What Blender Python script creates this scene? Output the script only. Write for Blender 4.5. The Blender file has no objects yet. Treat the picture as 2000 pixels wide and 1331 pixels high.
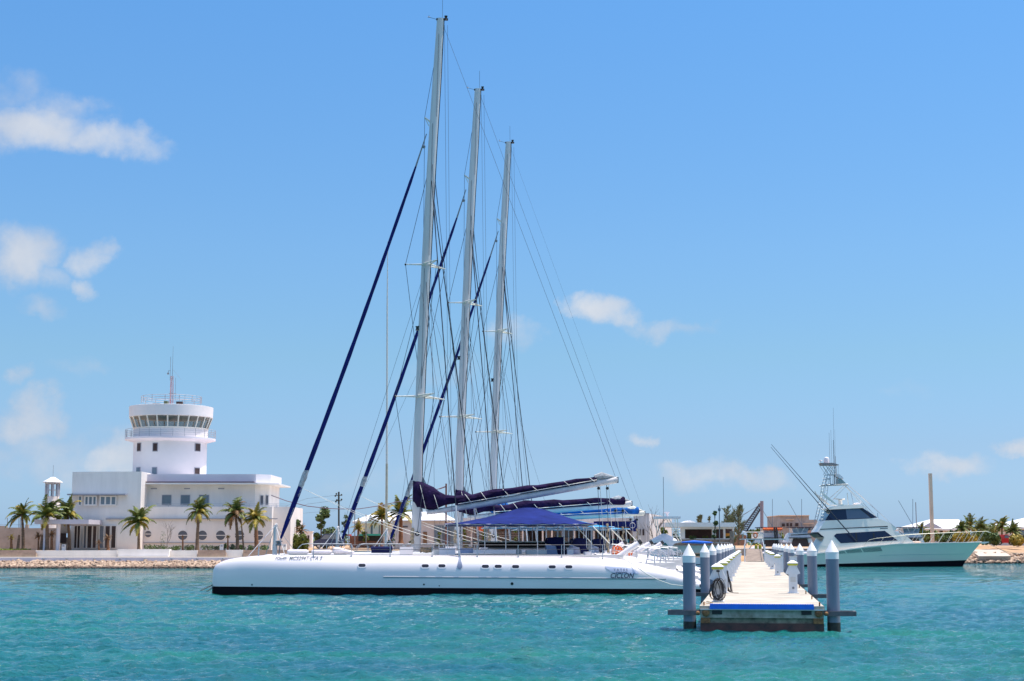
import bpy, bmesh, math, random
import numpy as np
from mathutils import Vector, Matrix, noise
R = math.radians
random.seed(7)
scene = bpy.context.scene
COL = scene.collection
V = Vector

# ---------------------------------------------------------------- camera
CAM_H = 2.43
FPX = 3000.0
HORIZON = 1062.0
CX, CY = 1000.0, 665.5
TH = math.atan((HORIZON - CY) / FPX)
cam_d = bpy.data.cameras.new('camera')
cam = bpy.data.objects.new('camera', cam_d)
COL.objects.link(cam)
cam.location = (0, 0, CAM_H)
cam.rotation_euler = (math.pi / 2 + TH, 0, 0)
cam_d.sensor_width = 36.0
cam_d.lens = 36.0 * FPX / 2000.0
cam_d.clip_start = 0.5
cam_d.clip_end = 20000
scene.camera = cam

# ---------------------------------------------------------------- light
SUN_TO = V((0.32, 0.07, 0.95)).normalized()
sun_el = math.asin(SUN_TO.z)
sun_az = math.atan2(SUN_TO.x, SUN_TO.y)
sd = bpy.data.lights.new('sun', 'SUN')
sd.energy = 3.2
sd.angle = R(0.5)
sd.color = (1.0, 0.95, 0.88)
so = bpy.data.objects.new('sun', sd)
COL.objects.link(so)
so.rotation_euler = SUN_TO.to_track_quat('Z', 'Y').to_euler()
scene.view_settings.view_transform = 'Standard'
scene.view_settings.look = 'None'
scene.view_settings.gamma = 1
scene.view_settings.exposure = 0.75

def ray(px, py):
    rx, ry, rz = px - CX, CY - py, FPX
    c, s = math.cos(TH), math.sin(TH)
    return V((rx, rz * c - ry * s, rz * s + ry * c))
def W(px, py, Y):
    r = ray(px, py)
    p = r * (Y / r.y)
    p.z += CAM_H
    return p
def G(px, py, z):
    r = ray(px, py)
    t = (z - CAM_H) / r.z
    return V((r.x * t, r.y * t, z))

# world: Nishita sky, tinted, with small clouds placed by direction
world = bpy.data.worlds.new('World')
scene.world = world
world.use_nodes = True
wt = world.node_tree
wt.nodes.clear()
def wn(t, **k):
    n = wt.nodes.new(t)
    for a, b in k.items(): setattr(n, a, b)
    return n
def wmath(op, a, b=None, clamp=False):
    n = wn('ShaderNodeMath', operation=op, use_clamp=clamp)
    for i, x in enumerate((a, b)):
        if x is None: continue
        if isinstance(x, (int, float)): n.inputs[i].default_value = x
        else: wt.links.new(x, n.inputs[i])
    return n.outputs[0]
sky = wn('ShaderNodeTexSky', sky_type='NISHITA')
sky.sun_disc = False
sky.sun_elevation = sun_el
sky.sun_rotation = sun_az
sky.air_density = 1.0
sky.dust_density = 0.6
sky.ozone_density = 1.6
tc = wn('ShaderNodeTexCoord')
sep = wn('ShaderNodeSeparateXYZ')
wt.links.new(tc.outputs['Generated'], sep.inputs[0])
ysafe = wmath('MAXIMUM', sep.outputs[1], 0.02)
nz = wn('ShaderNodeTexNoise')
nz.inputs['Scale'].default_value = 14
nz.inputs['Detail'].default_value = 7
nz.inputs['Roughness'].default_value = 0.6
wt.links.new(tc.outputs['Generated'], nz.inputs['Vector'])
nsep = wn('ShaderNodeSeparateColor')
wt.links.new(nz.outputs['Color'], nsep.inputs[0])
u = wmath('DIVIDE', sep.outputs[0], ysafe)
v = wmath('DIVIDE', sep.outputs[2], ysafe)
u = wmath('ADD', u, wmath('MULTIPLY', wmath('SUBTRACT', nsep.outputs[0], 0.5), 0.11))
v = wmath('ADD', v, wmath('MULTIPLY', wmath('SUBTRACT', nsep.outputs[1], 0.5), 0.06))
CLOUDS = [(50,250,230,66,1.0),(210,272,170,52,.95),(310,290,90,36,.7),(10,180,120,62,.5),(120,215,120,50,.55),(25,512,110,88,.95),(178,510,78,56,.85),
 (168,575,46,28,.75),(90,560,75,34,.5),(52,617,60,24,.4),(1195,616,84,40,.9),(1285,642,95,26,.55),(1015,662,70,44,.55),(1270,852,42,20,.7),
 (25,822,100,68,.9),(100,900,240,74,.6),(225,888,95,56,.95),(130,728,80,26,.35),(1880,915,90,36,.8),(1990,868,62,30,.95),(1420,935,190,40,.65),
 (1330,915,80,26,.4),(860,720,110,42,.28),(0,742,40,24,.6),(1790,742,70,14,.2),(700,940,170,34,.25),(950,830,150,36,.22)]
mask = None
for (px, py, a, b, s) in CLOUDS:
    r = ray(px, py)
    u0, v0 = r.x / r.y, r.z / r.y
    du = wmath('MULTIPLY', wmath('SUBTRACT', u, u0), FPX / a)
    dv = wmath('MULTIPLY', wmath('SUBTRACT', v, v0), FPX / b)
    d2 = wmath('ADD', wmath('MULTIPLY', du, du), wmath('MULTIPLY', dv, dv))
    m = wmath('MULTIPLY', wmath('SUBTRACT', 1.0, d2, True), s)
    mask = m if mask is None else wmath('MAXIMUM', mask, m)
nz2 = wn('ShaderNodeTexNoise')
nz2.inputs['Scale'].default_value = 45
nz2.inputs['Detail'].default_value = 8
nz2.inputs['Roughness'].default_value = 0.55
wt.links.new(tc.outputs['Generated'], nz2.inputs['Vector'])
mr = wn('ShaderNodeMapRange', interpolation_type='SMOOTHSTEP')
wt.links.new(wmath('ADD', mask, wmath('MULTIPLY', wmath('SUBTRACT', nz2.outputs['Fac'], 0.50), wmath('MINIMUM', wmath('MULTIPLY', mask, 4.0), 1.15))), mr.inputs['Value'])
mr.inputs['From Min'].default_value = 0.0; mr.inputs['From Max'].default_value = 1.15
mk = wmath('MULTIPLY', mr.outputs[0], 0.86)
# tint the sky by height; unseen overhead part brightened to fill the shade
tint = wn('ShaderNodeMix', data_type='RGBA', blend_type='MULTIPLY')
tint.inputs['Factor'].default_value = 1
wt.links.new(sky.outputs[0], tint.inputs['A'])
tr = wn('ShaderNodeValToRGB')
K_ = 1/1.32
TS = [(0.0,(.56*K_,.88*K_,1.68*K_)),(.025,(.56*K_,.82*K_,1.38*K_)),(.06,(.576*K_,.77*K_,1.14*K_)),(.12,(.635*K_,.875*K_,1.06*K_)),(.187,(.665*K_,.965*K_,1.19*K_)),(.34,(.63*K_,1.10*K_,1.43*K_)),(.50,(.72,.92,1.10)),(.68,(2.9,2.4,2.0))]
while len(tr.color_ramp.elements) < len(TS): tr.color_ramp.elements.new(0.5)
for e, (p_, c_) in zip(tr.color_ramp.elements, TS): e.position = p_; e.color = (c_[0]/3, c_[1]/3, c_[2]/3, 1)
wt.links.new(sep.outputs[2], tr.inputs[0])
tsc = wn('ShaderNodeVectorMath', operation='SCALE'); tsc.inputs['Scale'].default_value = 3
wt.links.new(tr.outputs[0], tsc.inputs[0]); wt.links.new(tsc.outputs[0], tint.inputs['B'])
mixc = wn('ShaderNodeMix', data_type='RGBA')
wt.links.new(mk, mixc.inputs['Factor'])
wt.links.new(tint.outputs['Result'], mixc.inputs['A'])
cc = wn('ShaderNodeMix', data_type='RGBA'); cc.inputs['A'].default_value = (3.1, 3.45, 4.1, 1); cc.inputs['B'].default_value = (4.7, 4.8, 5.0, 1)
wt.links.new(wmath('ADD', wmath('MULTIPLY', wmath('SUBTRACT', nz.outputs['Fac'], 0.35), 2.0), wmath('MULTIPLY', mk, 0.35), True), cc.inputs['Factor']); wt.links.new(cc.outputs['Result'], mixc.inputs['B'])
bg = wn('ShaderNodeBackground')
bg.inputs['Strength'].default_value = 0.10
wt.links.new(mixc.outputs['Result'], bg.inputs['Color'])
wo = wn('ShaderNodeOutputWorld')
wt.links.new(bg.outputs[0], wo.inputs[0])

# ---------------------------------------------------------------- materials
MATS = {}
def mat(name, col, rough=0.6, metal=0.0, var=0.0, vscale=1.0, col2=None, bump=0.0, bscale=8.0, spec=0.5, stretch=(1,1,1), alpha=1.0, trans=0.0, coat=0.0, detail=5):
    if name in MATS: return MATS[name]
    m = bpy.data.materials.new(name)
    m.use_nodes = True
    t = m.node_tree
    b = t.nodes['Principled BSDF']
    b.inputs['Base Color'].default_value = (*col, 1)
    b.inputs['Roughness'].default_value = rough
    b.inputs['Metallic'].default_value = metal
    b.inputs['Specular IOR Level'].default_value = spec
    b.inputs['Alpha'].default_value = alpha
    b.inputs['Coat Weight'].default_value = coat
    b.inputs['Transmission Weight'].default_value = trans
    if var > 0 or bump > 0 or col2:
        tcn = t.nodes.new('ShaderNodeTexCoord')
        mp = t.nodes.new('ShaderNodeMapping')
        mp.inputs['Scale'].default_value = stretch
        t.links.new(tcn.outputs['Object'], mp.inputs['Vector'])
        n = t.nodes.new('ShaderNodeTexNoise')
        n.inputs['Scale'].default_value = vscale
        n.inputs['Detail'].default_value = detail
        n.inputs['Roughness'].default_value = 0.62
        t.links.new(mp.outputs[0], n.inputs['Vector'])
        c2 = col2 if col2 else tuple(max(0, c * (1 - var)) for c in col)
        c1 = col if col2 else tuple(min(1, c * (1 + var * 0.4)) for c in col)
        r = t.nodes.new('ShaderNodeValToRGB')
        r.color_ramp.elements[0].position = 0.33
        r.color_ramp.elements[1].position = 0.67
        r.color_ramp.elements[0].color = (*c2, 1)
        r.color_ramp.elements[1].color = (*c1, 1)
        t.links.new(n.outputs['Fac'], r.inputs[0])
        t.links.new(r.outputs[0], b.inputs['Base Color'])
        if bump > 0:
            n2 = t.nodes.new('ShaderNodeTexNoise')
            n2.inputs['Scale'].default_value = bscale
            n2.inputs['Detail'].default_value = 4
            t.links.new(mp.outputs[0], n2.inputs['Vector'])
            bp = t.nodes.new('ShaderNodeBump')
            bp.inputs['Strength'].default_value = 1.0
            bp.inputs['Distance'].default_value = bump
            t.links.new(n2.outputs['Fac'], bp.inputs['Height'])
            t.links.new(bp.outputs[0], b.inputs['Normal'])
    MATS[name] = m
    return m

gel = mat('white_gelcoat', (.84,.77,.77), .28, var=.07, vscale=.5, coat=.3, stretch=(.4,1,1.6))
deckm = mat('deck_white', (.66,.64,.61), .5, var=.12, vscale=1.5)
mastm = mat('mast_paint', (.70,.66,.63), .4, var=.14, vscale=.7, stretch=(3,3,.35))
mastc = mat('cream_spar', (.78,.74,.62), .45, var=.15, vscale=1)
antif = mat('antifouling_black', (.006,.005,.010), .6, spec=.12, var=.4, vscale=1.5, col2=(.014,.006,.010))
navy = mat('navy_canvas', (.012,.024,.150), .95, spec=.15, var=.35, vscale=1.1, bump=.02, bscale=2.5)
navyd = mat('dark_navy_canvas', (.020,.010,.048), .95, spec=.15, var=.5, vscale=2.2, bump=.12, bscale=3.0)
navyh = mat('deep_navy_cover', (.008,.012,.065), .9, spec=.15, var=.3, vscale=2)
furl = mat('royal_blue_canvas', (.007,.014,.13), .9, spec=.2, var=.3, vscale=2, bump=.02, bscale=6)
bblue = mat('bright_blue_canvas', (.012,.13,.44), .85, spec=.2, var=.5, vscale=2.5, bump=.04, bscale=5)
lblue = mat('light_blue_canvas', (.04,.27,.52), .85, spec=.2, var=.2, vscale=1)
sailw = mat('weathered_sail_cloth', (.42,.44,.45), .8, var=.5, vscale=5)
steel = mat('stainless_steel', (.50,.51,.53), .55, metal=.35)
greym = mat('grey_metal', (.22,.24,.26), .5, var=.2, vscale=3)
wire = mat('dark_wire', (.06,.065,.08), .5)
wireb = mat('black_wire', (.012,.014,.022), .5)
ropew = mat('white_rope', (.68,.66,.60), .8)
ropet = mat('tan_rope', (.42,.33,.22), .9, var=.4, vscale=8)
ropeb = mat('black_cable', (.015,.011,.012), .6)
blackm = mat('black_plastic', (.012,.012,.014), .45)
smoke = mat('porthole_glass', (.02,.018,.028), .12, spec=.6)
tint_glass = mat('tinted_glass', (.012,.014,.04), .1, spec=.6)
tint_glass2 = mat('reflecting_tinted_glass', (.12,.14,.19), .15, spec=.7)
windowg = mat('window_glass', (.13,.13,.15), .22, spec=.6, var=.3, vscale=.5)
windowb = mat('blue_window_glass', (.17,.22,.26), .15, spec=.6, var=.2, vscale=.4)
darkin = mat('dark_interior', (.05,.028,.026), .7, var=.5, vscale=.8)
orange = mat('orange_fabric', (.80,.16,.04), .7, var=.3, vscale=8)
red = mat('red_paint', (.55,.02,.02), .45)
yell = mat('yellow_lens', (.55,.52,.06), .4)
pedm = mat('pedestal_plastic', (.74,.75,.77), .45, var=.1, vscale=4)
pilem = mat('pile_sleeve', (.205,.225,.290), .5, var=.16, vscale=1.2, stretch=(3,3,.35))
pilew = mat('pile_cap_white', (.88,.85,.83), .4, var=.06, vscale=3)
algae = mat('wet_growth', (.035,.035,.028), .6, var=.7, vscale=9)
concd = mat('pier_deck_concrete', (.50,.44,.355), .85, var=.34, vscale=.8, bump=.004, bscale=30, detail=12)
concf = mat('stained_concrete', (.56,.52,.45), .8, col2=(.20,.17,.12), vscale=2.2, var=.5, bump=.01, bscale=10, detail=9)
rust = mat('rusty_concrete', (.42,.21,.08), .9, col2=(.12,.055,.03), vscale=5, bump=.01, bscale=20)
brownw = mat('brown_wet_timber', (.14,.055,.045), .7, col2=(.04,.03,.028), vscale=3)
bluef = mat('blue_fender_rubber', (.012,.17,.80), .5, var=.15, vscale=5)
barm = mat('grey_pile_guide', (.13,.12,.13), .7, var=.3, vscale=6)
timber = mat('weathered_timber', (.28,.21,.16), .85, var=.5, vscale=2, stretch=(1,1,4))
wallw = mat('white_render', (.86,.80,.75), .8, var=.13, vscale=.5, detail=9, bump=.004, bscale=3, stretch=(1,1,.22))
wallt = mat('tower_render', (.82,.765,.75), .8, var=.06, vscale=.3, detail=8)
ledge = mat('grey_moulding', (.34,.34,.38), .8)
darkline = mat('dark_roof_edge', (.10,.05,.06), .7)
tanwall = mat('bare_block_wall', (.40,.34,.29), .9, var=.25, vscale=.8, bump=.01, bscale=4)
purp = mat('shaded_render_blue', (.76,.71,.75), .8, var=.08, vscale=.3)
sandst = mat('sand_paving', (.55,.47,.36), .9, var=.15, vscale=.4)
stepst = mat('brown_steps', (.48,.35,.26), .9, var=.25, vscale=1.5)
roofw = mat('white_roof_tiles', (.76,.75,.74), .6, var=.05, vscale=2)
roofg = mat('grey_gable', (.45,.47,.55), .7)
trunkm = mat('palm_trunk', (.20,.13,.085), .9, var=.5, vscale=3, stretch=(1,1,4), bump=.03, bscale=6)
trunkr = mat('reddish_palm_trunk', (.26,.12,.06), .9, var=.6, vscale=4, stretch=(1,1,3), bump=.03, bscale=6)
leafg = mat('palm_leaf_green', (.17,.20,.035), .55, col2=(.075,.105,.02), vscale=1.5, spec=.35)
leafy = mat('palm_leaf_yellow', (.50,.35,.045), .55, col2=(.11,.12,.02), vscale=1.2, spec=.35)
leafdry = mat('dry_palm_leaf', (.30,.17,.075), .8, col2=(.14,.08,.04), vscale=1.8)
bushg = mat('bush_leaf', (.10,.155,.035), .6, col2=(.045,.08,.015), vscale=1.3)
bushs = mat('sage_bush_leaf', (.16,.19,.11), .7, col2=(.06,.085,.04), vscale=2)
pineg = mat('needle_foliage', (.15,.165,.075), .7, col2=(.08,.10,.045), vscale=1.2)
grassy = mat('lime_ground_cover', (.20,.26,.03), .8, var=.4, vscale=3)
earth = mat('orange_earth', (.50,.31,.17), .95, var=.25, vscale=.25, detail=9, bump=.05, bscale=1.2)
rockm = mat('limestone_rock', (.62,.46,.33), .9, col2=(.15,.085,.055), vscale=2.6, var=.3, bump=.02, bscale=6)
brick = mat('unfinished_masonry', (.41,.385,.37), .95, col2=(.26,.235,.22), vscale=.7, detail=8)
concp = mat('raw_concrete_pile', (.80,.58,.42), .9, var=.2, vscale=.8, stretch=(1,1,.3))
mint = mat('mint_gelcoat', (.86,.82,.68), .22, var=.03, vscale=.3, coat=.4)
cream = mat('cream_gelcoat', (.90,.83,.72), .3, var=.05, vscale=.5, coat=.3)
ppl = mat('pale_blue_cover', (.42,.47,.66), .7, var=.2, vscale=2)
carb = mat('dark_blue_car_paint', (.02,.04,.11), .3, coat=.5)
green = mat('green_awning', (.05,.38,.28), .7)
letter = mat('navy_lettering', (.03,.04,.09), .5)
letterg = mat('grey_lettering', (.13,.15,.17), .5)
logo = mat('lavender_decal', (.48,.52,.66), .4)
poleo = mat('weathered_pole', (.50,.44,.34), .7, var=.2, vscale=1.2)
polew = mat('pale_pole', (.62,.60,.56), .5)
dkgreen = mat('creosoted_pole', (.055,.06,.05), .9)

railm = mat('railing_grey', (.36,.36,.39), .6)
# tide-wet lower edge of the rocks
def wet_rocks():
    t = rockm.node_tree; b = t.nodes['Principled BSDF']; src = b.inputs['Base Color'].links[0].from_socket
    tcn = t.nodes.new('ShaderNodeTexCoord'); sp = t.nodes.new('ShaderNodeSeparateXYZ'); t.links.new(tcn.outputs['Object'], sp.inputs[0])
    r = t.nodes.new('ShaderNodeMapRange'); r.inputs['From Min'].default_value = .10; r.inputs['From Max'].default_value = .26
    t.links.new(sp.outputs[2], r.inputs['Value'])
    m = t.nodes.new('ShaderNodeMix'); m.data_type = 'RGBA'; m.inputs['A'].default_value = (.045,.028,.022,1)
    t.links.new(r.outputs[0], m.inputs['Factor']); t.links.new(src, m.inputs['B']); t.links.new(m.outputs['Result'], b.inputs['Base Color'])
wet_rocks()
# ---------------------------------------------------------------- mesh builder
class MB:
    def __init__(s): s.v = []; s.f = []
    def add(s, vs, fs):
        o = len(s.v)
        s.v.extend([tuple(p) for p in vs]); s.f.extend([tuple(i + o for i in f) for f in fs])
        return s
    def box(s, a, b):
        x0, x1 = sorted((a[0], b[0])); y0, y1 = sorted((a[1], b[1])); z0, z1 = sorted((a[2], b[2]))
        return s.add([(x0,y0,z0),(x1,y0,z0),(x1,y1,z0),(x0,y1,z0),(x0,y0,z1),(x1,y0,z1),(x1,y1,z1),(x0,y1,z1)],
              [(0,3,2,1),(4,5,6,7),(0,1,5,4),(1,2,6,5),(2,3,7,6),(3,0,4,7)])
    def rings(s, rs, close=True, caps=True):
        n = len(rs[0]); vs = [p for r in rs for p in r]; fs = []
        for i in range(len(rs) - 1):
            for j in range(n if close else n - 1):
                k = (j + 1) % n
                fs.append((i*n+j, i*n+k, (i+1)*n+k, (i+1)*n+j))
        if caps and close:
            fs.append(tuple(range(n - 1, -1, -1))); fs.append(tuple((len(rs)-1)*n + j for j in range(n)))
        return s.add(vs, fs)
    def tube(s, pts, r, n=6, caps=True):
        pts = [V(p) for p in pts]; rs = []
        m = len(pts)
        for i, p in enumerate(pts):
            d = (pts[min(i+1, m-1)] - pts[max(i-1, 0)])
            if d.length < 1e-9: d = V((0,0,1))
            d.normalize()
            ref = V((0,1,0)) if abs(d.y) < .9 else V((1,0,0))
            a = d.cross(ref).normalized(); b = d.cross(a)
            rr = r[i] if isinstance(r, (list, tuple)) else r
            rs.append([p + a * (math.cos(2*math.pi*k/n) * rr) + b * (math.sin(2*math.pi*k/n) * rr) for k in range(n)])
        return s.rings(rs, True, caps)
    def lathe(s, c, prof, n=24, a0=0, a1=2*math.pi, sy=1.0):
        full = abs(a1 - a0 - 2*math.pi) < 1e-6
        m = n if full else n + 1
        rs = [[(c[0] + r*math.cos(a0+(a1-a0)*k/n), c[1] + sy*r*math.sin(a0+(a1-a0)*k/n), c[2]+z) for k in range(m)] for (r, z) in prof]
        return s.rings(rs, full, full)
    def prism(s, poly, y0, y1):      # poly: (x, z) outline
        n = len(poly)
        vs = [(x, y0, z) for x, z in poly] + [(x, y1, z) for x, z in poly]
        fs = [tuple(range(n)), tuple(range(2*n-1, n-1, -1))] + [(i, i+n, (i+1)%n+n, (i+1)%n) for i in range(n)]
        return s.add(vs, fs)
    def slab(s, poly, fn0, fn1):     # outline (x,z), near surface y=fn0(x,z), far y=fn1(x,z)
        n = len(poly)
        vs = [(x, fn0(x, z), z) for x, z in poly] + [(x, fn1(x, z), z) for x, z in poly]
        fs = [tuple(range(n)), tuple(range(2*n-1, n-1, -1))] + [(i, i+n, (i+1)%n+n, (i+1)%n) for i in range(n)]
        return s.add(vs, fs)
    def ball(s, c, r, n=10, m=6, zs=1.0):
        prof = [(max(1e-3, r*math.sin(math.pi*i/m)), -r*zs*math.cos(math.pi*i/m)) for i in range(m+1)]
        return s.lathe(c, prof, n)
    def leaves(s, c, rad, n, size, rnd, up=0.0):
        for _ in range(n):
            while True:
                p = V((rnd.uniform(-1,1), rnd.uniform(-1,1), rnd.uniform(-1,1)))
                if .15 < p.length < 1: break
            q = V((c[0]+p.x*rad[0], c[1]+p.y*rad[1], c[2]+p.z*rad[2]))
            a = V((rnd.gauss(0,1), rnd.gauss(0,1), rnd.gauss(0,1)+up)).normalized()
            b = a.cross(V((rnd.gauss(0,1), rnd.gauss(0,1), rnd.gauss(0,1)))).normalized()
            L = size*rnd.uniform(.6,1.4); w = L*.45
            s.add([q-a*L*.5, q+b*w*.5, q+a*L*.5, q-b*w*.5], [(0,1,2,3)])
        return s

LOCAL = set()
def top_of(o):
    while o.parent: o = o.parent
    return o
def build(mb, name, m, parent=None, smooth=False, label=None, base=None, auto=None):
    me = bpy.data.meshes.new(name)
    vs = np.array(mb.v, dtype=float)
    off = np.zeros(3)
    loc = (0, 0, 0)
    if parent is not None:
        t = top_of(parent)
        if t.name not in LOCAL: off = np.array(t.location)
    else:
        if base is None:
            base = ((vs[:,0].min()+vs[:,0].max())/2, (vs[:,1].min()+vs[:,1].max())/2, vs[:,2].min())
        off = np.array(base); loc = tuple(base)
    me.from_pydata((vs - off).tolist(), [], mb.f)
    me.materials.append(m)
    if smooth:
        me.polygons.foreach_set('use_smooth', [True] * len(me.polygons))
    me.update()
    bm = bmesh.new(); bm.from_mesh(me)
    if len(bm.faces) < 6000: bmesh.ops.recalc_face_normals(bm, faces=bm.faces)
    bm.to_mesh(me); bm.free()
    if smooth: me.set_sharp_from_angle(angle=R(auto or 40))
    o = bpy.data.objects.new(name, me)
    o.location = loc
    COL.objects.link(o)
    if parent is not None: o.parent = parent
    if label: o['label'] = label
    return o
def tag(o, label, cat, group=None, kind=None):
    if label: o['label'] = label
    if cat: o['category'] = cat
    if group: o['group'] = group
    if kind: o['kind'] = kind
    return o
def thing(name, loc, label, cat, group=None, local=False):
    o = bpy.data.objects.new(name, None)
    o.empty_display_size = .3
    COL.objects.link(o)
    if not local: o.location = loc
    else: LOCAL.add(o.name)
    return tag(o, label, cat, group)
def solo(mb, name, m, label, cat, group=None, smooth=False, base=None):
    return tag(build(mb, name, m, None, smooth, base=base), label, cat, group)
def copy_tree(o, parent=None):
    c = o.copy(); COL.objects.link(c)
    if parent: c.parent = parent
    for ch in list(o.children): copy_tree(ch, c)
    return c
ORD = ['first','second','third','fourth','fifth','sixth','seventh','eighth','ninth','tenth','eleventh','twelfth','thirteenth','fourteenth','fifteenth','sixteenth']

def text_verts(txt, size, shear=0.0, spacing=1.0):
    cu = bpy.data.curves.new('lettering_tmp', 'FONT')
    cu.body = txt; cu.size = size; cu.shear = shear; cu.space_character = spacing
    cu.resolution_u = 3; cu.offset = .008
    o = bpy.data.objects.new('lettering_tmp', cu)
    COL.objects.link(o)
    dg = bpy.context.evaluated_depsgraph_get(); dg.update()
    me = bpy.data.meshes.new_from_object(o.evaluated_get(dg))
    bm = bmesh.new(); bm.from_mesh(me)
    for k in range(-2, 12): bmesh.ops.bisect_plane(bm, geom=bm.verts[:]+bm.edges[:]+bm.faces[:], plane_co=(0,k*.1,0), plane_no=(0,1,0))
    bm.to_mesh(me); bm.free()
    vs = [v.co.copy() for v in me.vertices]; fs = [tuple(p.vertices) for p in me.polygons]
    bpy.data.objects.remove(o); bpy.data.curves.remove(cu); bpy.data.meshes.remove(me)
    return vs, fs
# ---------------------------------------------------------------- water
def water():
    m = bpy.data.materials.new('sea_water'); m.use_nodes = True
    t = m.node_tree; b = t.nodes['Principled BSDF']
    b.inputs['Roughness'].default_value = 0.045; b.inputs['Specular IOR Level'].default_value = .50
    b.inputs['IOR'].default_value = 1.33
    tcn = t.nodes.new('ShaderNodeTexCoord')
    mp = t.nodes.new('ShaderNodeMapping'); mp.inputs['Scale'].default_value = (.09, .26, 1)
    t.links.new(tcn.outputs['Object'], mp.inputs['Vector'])
    n = t.nodes.new('ShaderNodeTexNoise'); n.inputs['Scale'].default_value = 1.0; n.inputs['Detail'].default_value = 6
    t.links.new(mp.outputs[0], n.inputs['Vector'])
    r = t.nodes.new('ShaderNodeValToRGB')
    r.color_ramp.elements[0].position = .35; r.color_ramp.elements[1].position = .68
    r.color_ramp.elements[0].color = (.003, .100, .134, 1); r.color_ramp.elements[1].color = (.008, .155, .130, 1)
    t.links.new(n.outputs['Fac'], r.inputs[0]); t.links.new(r.outputs[0], b.inputs['Base Color'])
    mp2 = t.nodes.new('ShaderNodeMapping'); mp2.inputs['Scale'].default_value = (1.3, 2.6, 1); mp2.inputs['Rotation'].default_value = (0,0,.12)
    t.links.new(tcn.outputs['Object'], mp2.inputs['Vector'])
    n2 = t.nodes.new('ShaderNodeTexNoise'); n2.inputs['Scale'].default_value = 3.6; n2.inputs['Detail'].default_value = 5; n2.inputs['Roughness'].default_value = .62
    t.links.new(mp2.outputs[0], n2.inputs['Vector'])
    bp = t.nodes.new('ShaderNodeBump'); bp.inputs['Distance'].default_value = .13; bp.inputs['Strength'].default_value = 1.0
    t.links.new(n2.outputs['Fac'], bp.inputs['Height']); t.links.new(bp.outputs[0], b.inputs['Normal'])
    # adaptive grid
    ys = [-300, -150, -80, -40, -20, -8, 2, 10, 16]
    y = 20.0
    while y < 165:
        ys.append(y); y += max(.05, y*y/ (2.43*1536) * .21)
    ys += [180, 200, 240, 320, 500, 900, 2000, 6000, 14000]
    inner = np.linspace(-.62, .62, 760)
    s = np.concatenate([[-60,-20,-8,-4,-2.4,-1.6,-1.1,-.85,-.72], inner, [.72,.85,1.1,1.6,2.4,4,8,20,60]])
    ys = np.array(ys)
    wy = np.clip(ys, 20, 300)
    X = wy[:, None] * s[None, :]
    Y = np.repeat(ys[:, None], len(s), 1)
    rng = np.random.RandomState(3)
    Z = np.zeros_like(X)
    for k in range(46):
        lam = .28 * (1.072 ** k) * rng.uniform(.85, 1.15)
        if lam > 9: lam = rng.uniform(.5, 3)
        ang = R(82) + rng.normal(0, .55)
        kk = 2*math.pi/lam
        amp = .0125 * lam ** .85 * rng.uniform(.5, 1.1)
        amp *= 1.45 if lam < 1.3 else 1.0
        if lam > 1.8: amp *= .20
        ph = rng.uniform(0, 6.28)
        wob = .6*np.sin(X*.11*rng.uniform(.5,1.5)+ph) + .6*np.sin(Y*.13*rng.uniform(.5,1.5)+ph*2)
        att = np.clip(lam/(2.2*np.maximum(.05, Y*Y/3732*.21)) - .6, 0, 1)
        Z += att * amp * (1 - 2*np.abs(np.sin(.5*(kk*(X*math.cos(ang)+Y*math.sin(ang)) + ph) + wob)))**1
    fade = np.clip(1 - (np.abs(ys) - 110) / 60, 0, 1) * (ys > 12)
    edge = np.clip((.70 - np.abs(s)) / .1, 0, 1)
    Z = (Z - .035) * fade[:, None] * edge[None, :]
    nr, nc = X.shape
    co = np.stack([X, Y, Z], -1).reshape(-1, 3)
    me = bpy.data.meshes.new('sea_water')
    idx = np.arange(nr*nc).reshape(nr, nc)
    q = np.stack([idx[:-1,:-1], idx[:-1,1:], idx[1:,1:], idx[1:,:-1]], -1).reshape(-1, 4)
    me.vertices.add(len(co)); me.vertices.foreach_set('co', co.ravel())
    me.loops.add(q.size); me.loops.foreach_set('vertex_index', q.ravel().astype(np.int32))
    me.polygons.add(len(q)); me.polygons.foreach_set('loop_start', np.arange(0, q.size, 4, dtype=np.int32))
    me.polygons.foreach_set('use_smooth', np.ones(len(q), dtype=bool))
    me.update(calc_edges=True)
    me.materials.append(m)
    o = bpy.data.objects.new('water', me); COL.objects.link(o)
    o['kind'] = 'structure'; o['label'] = 'choppy turquoise marina water'
water()

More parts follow.
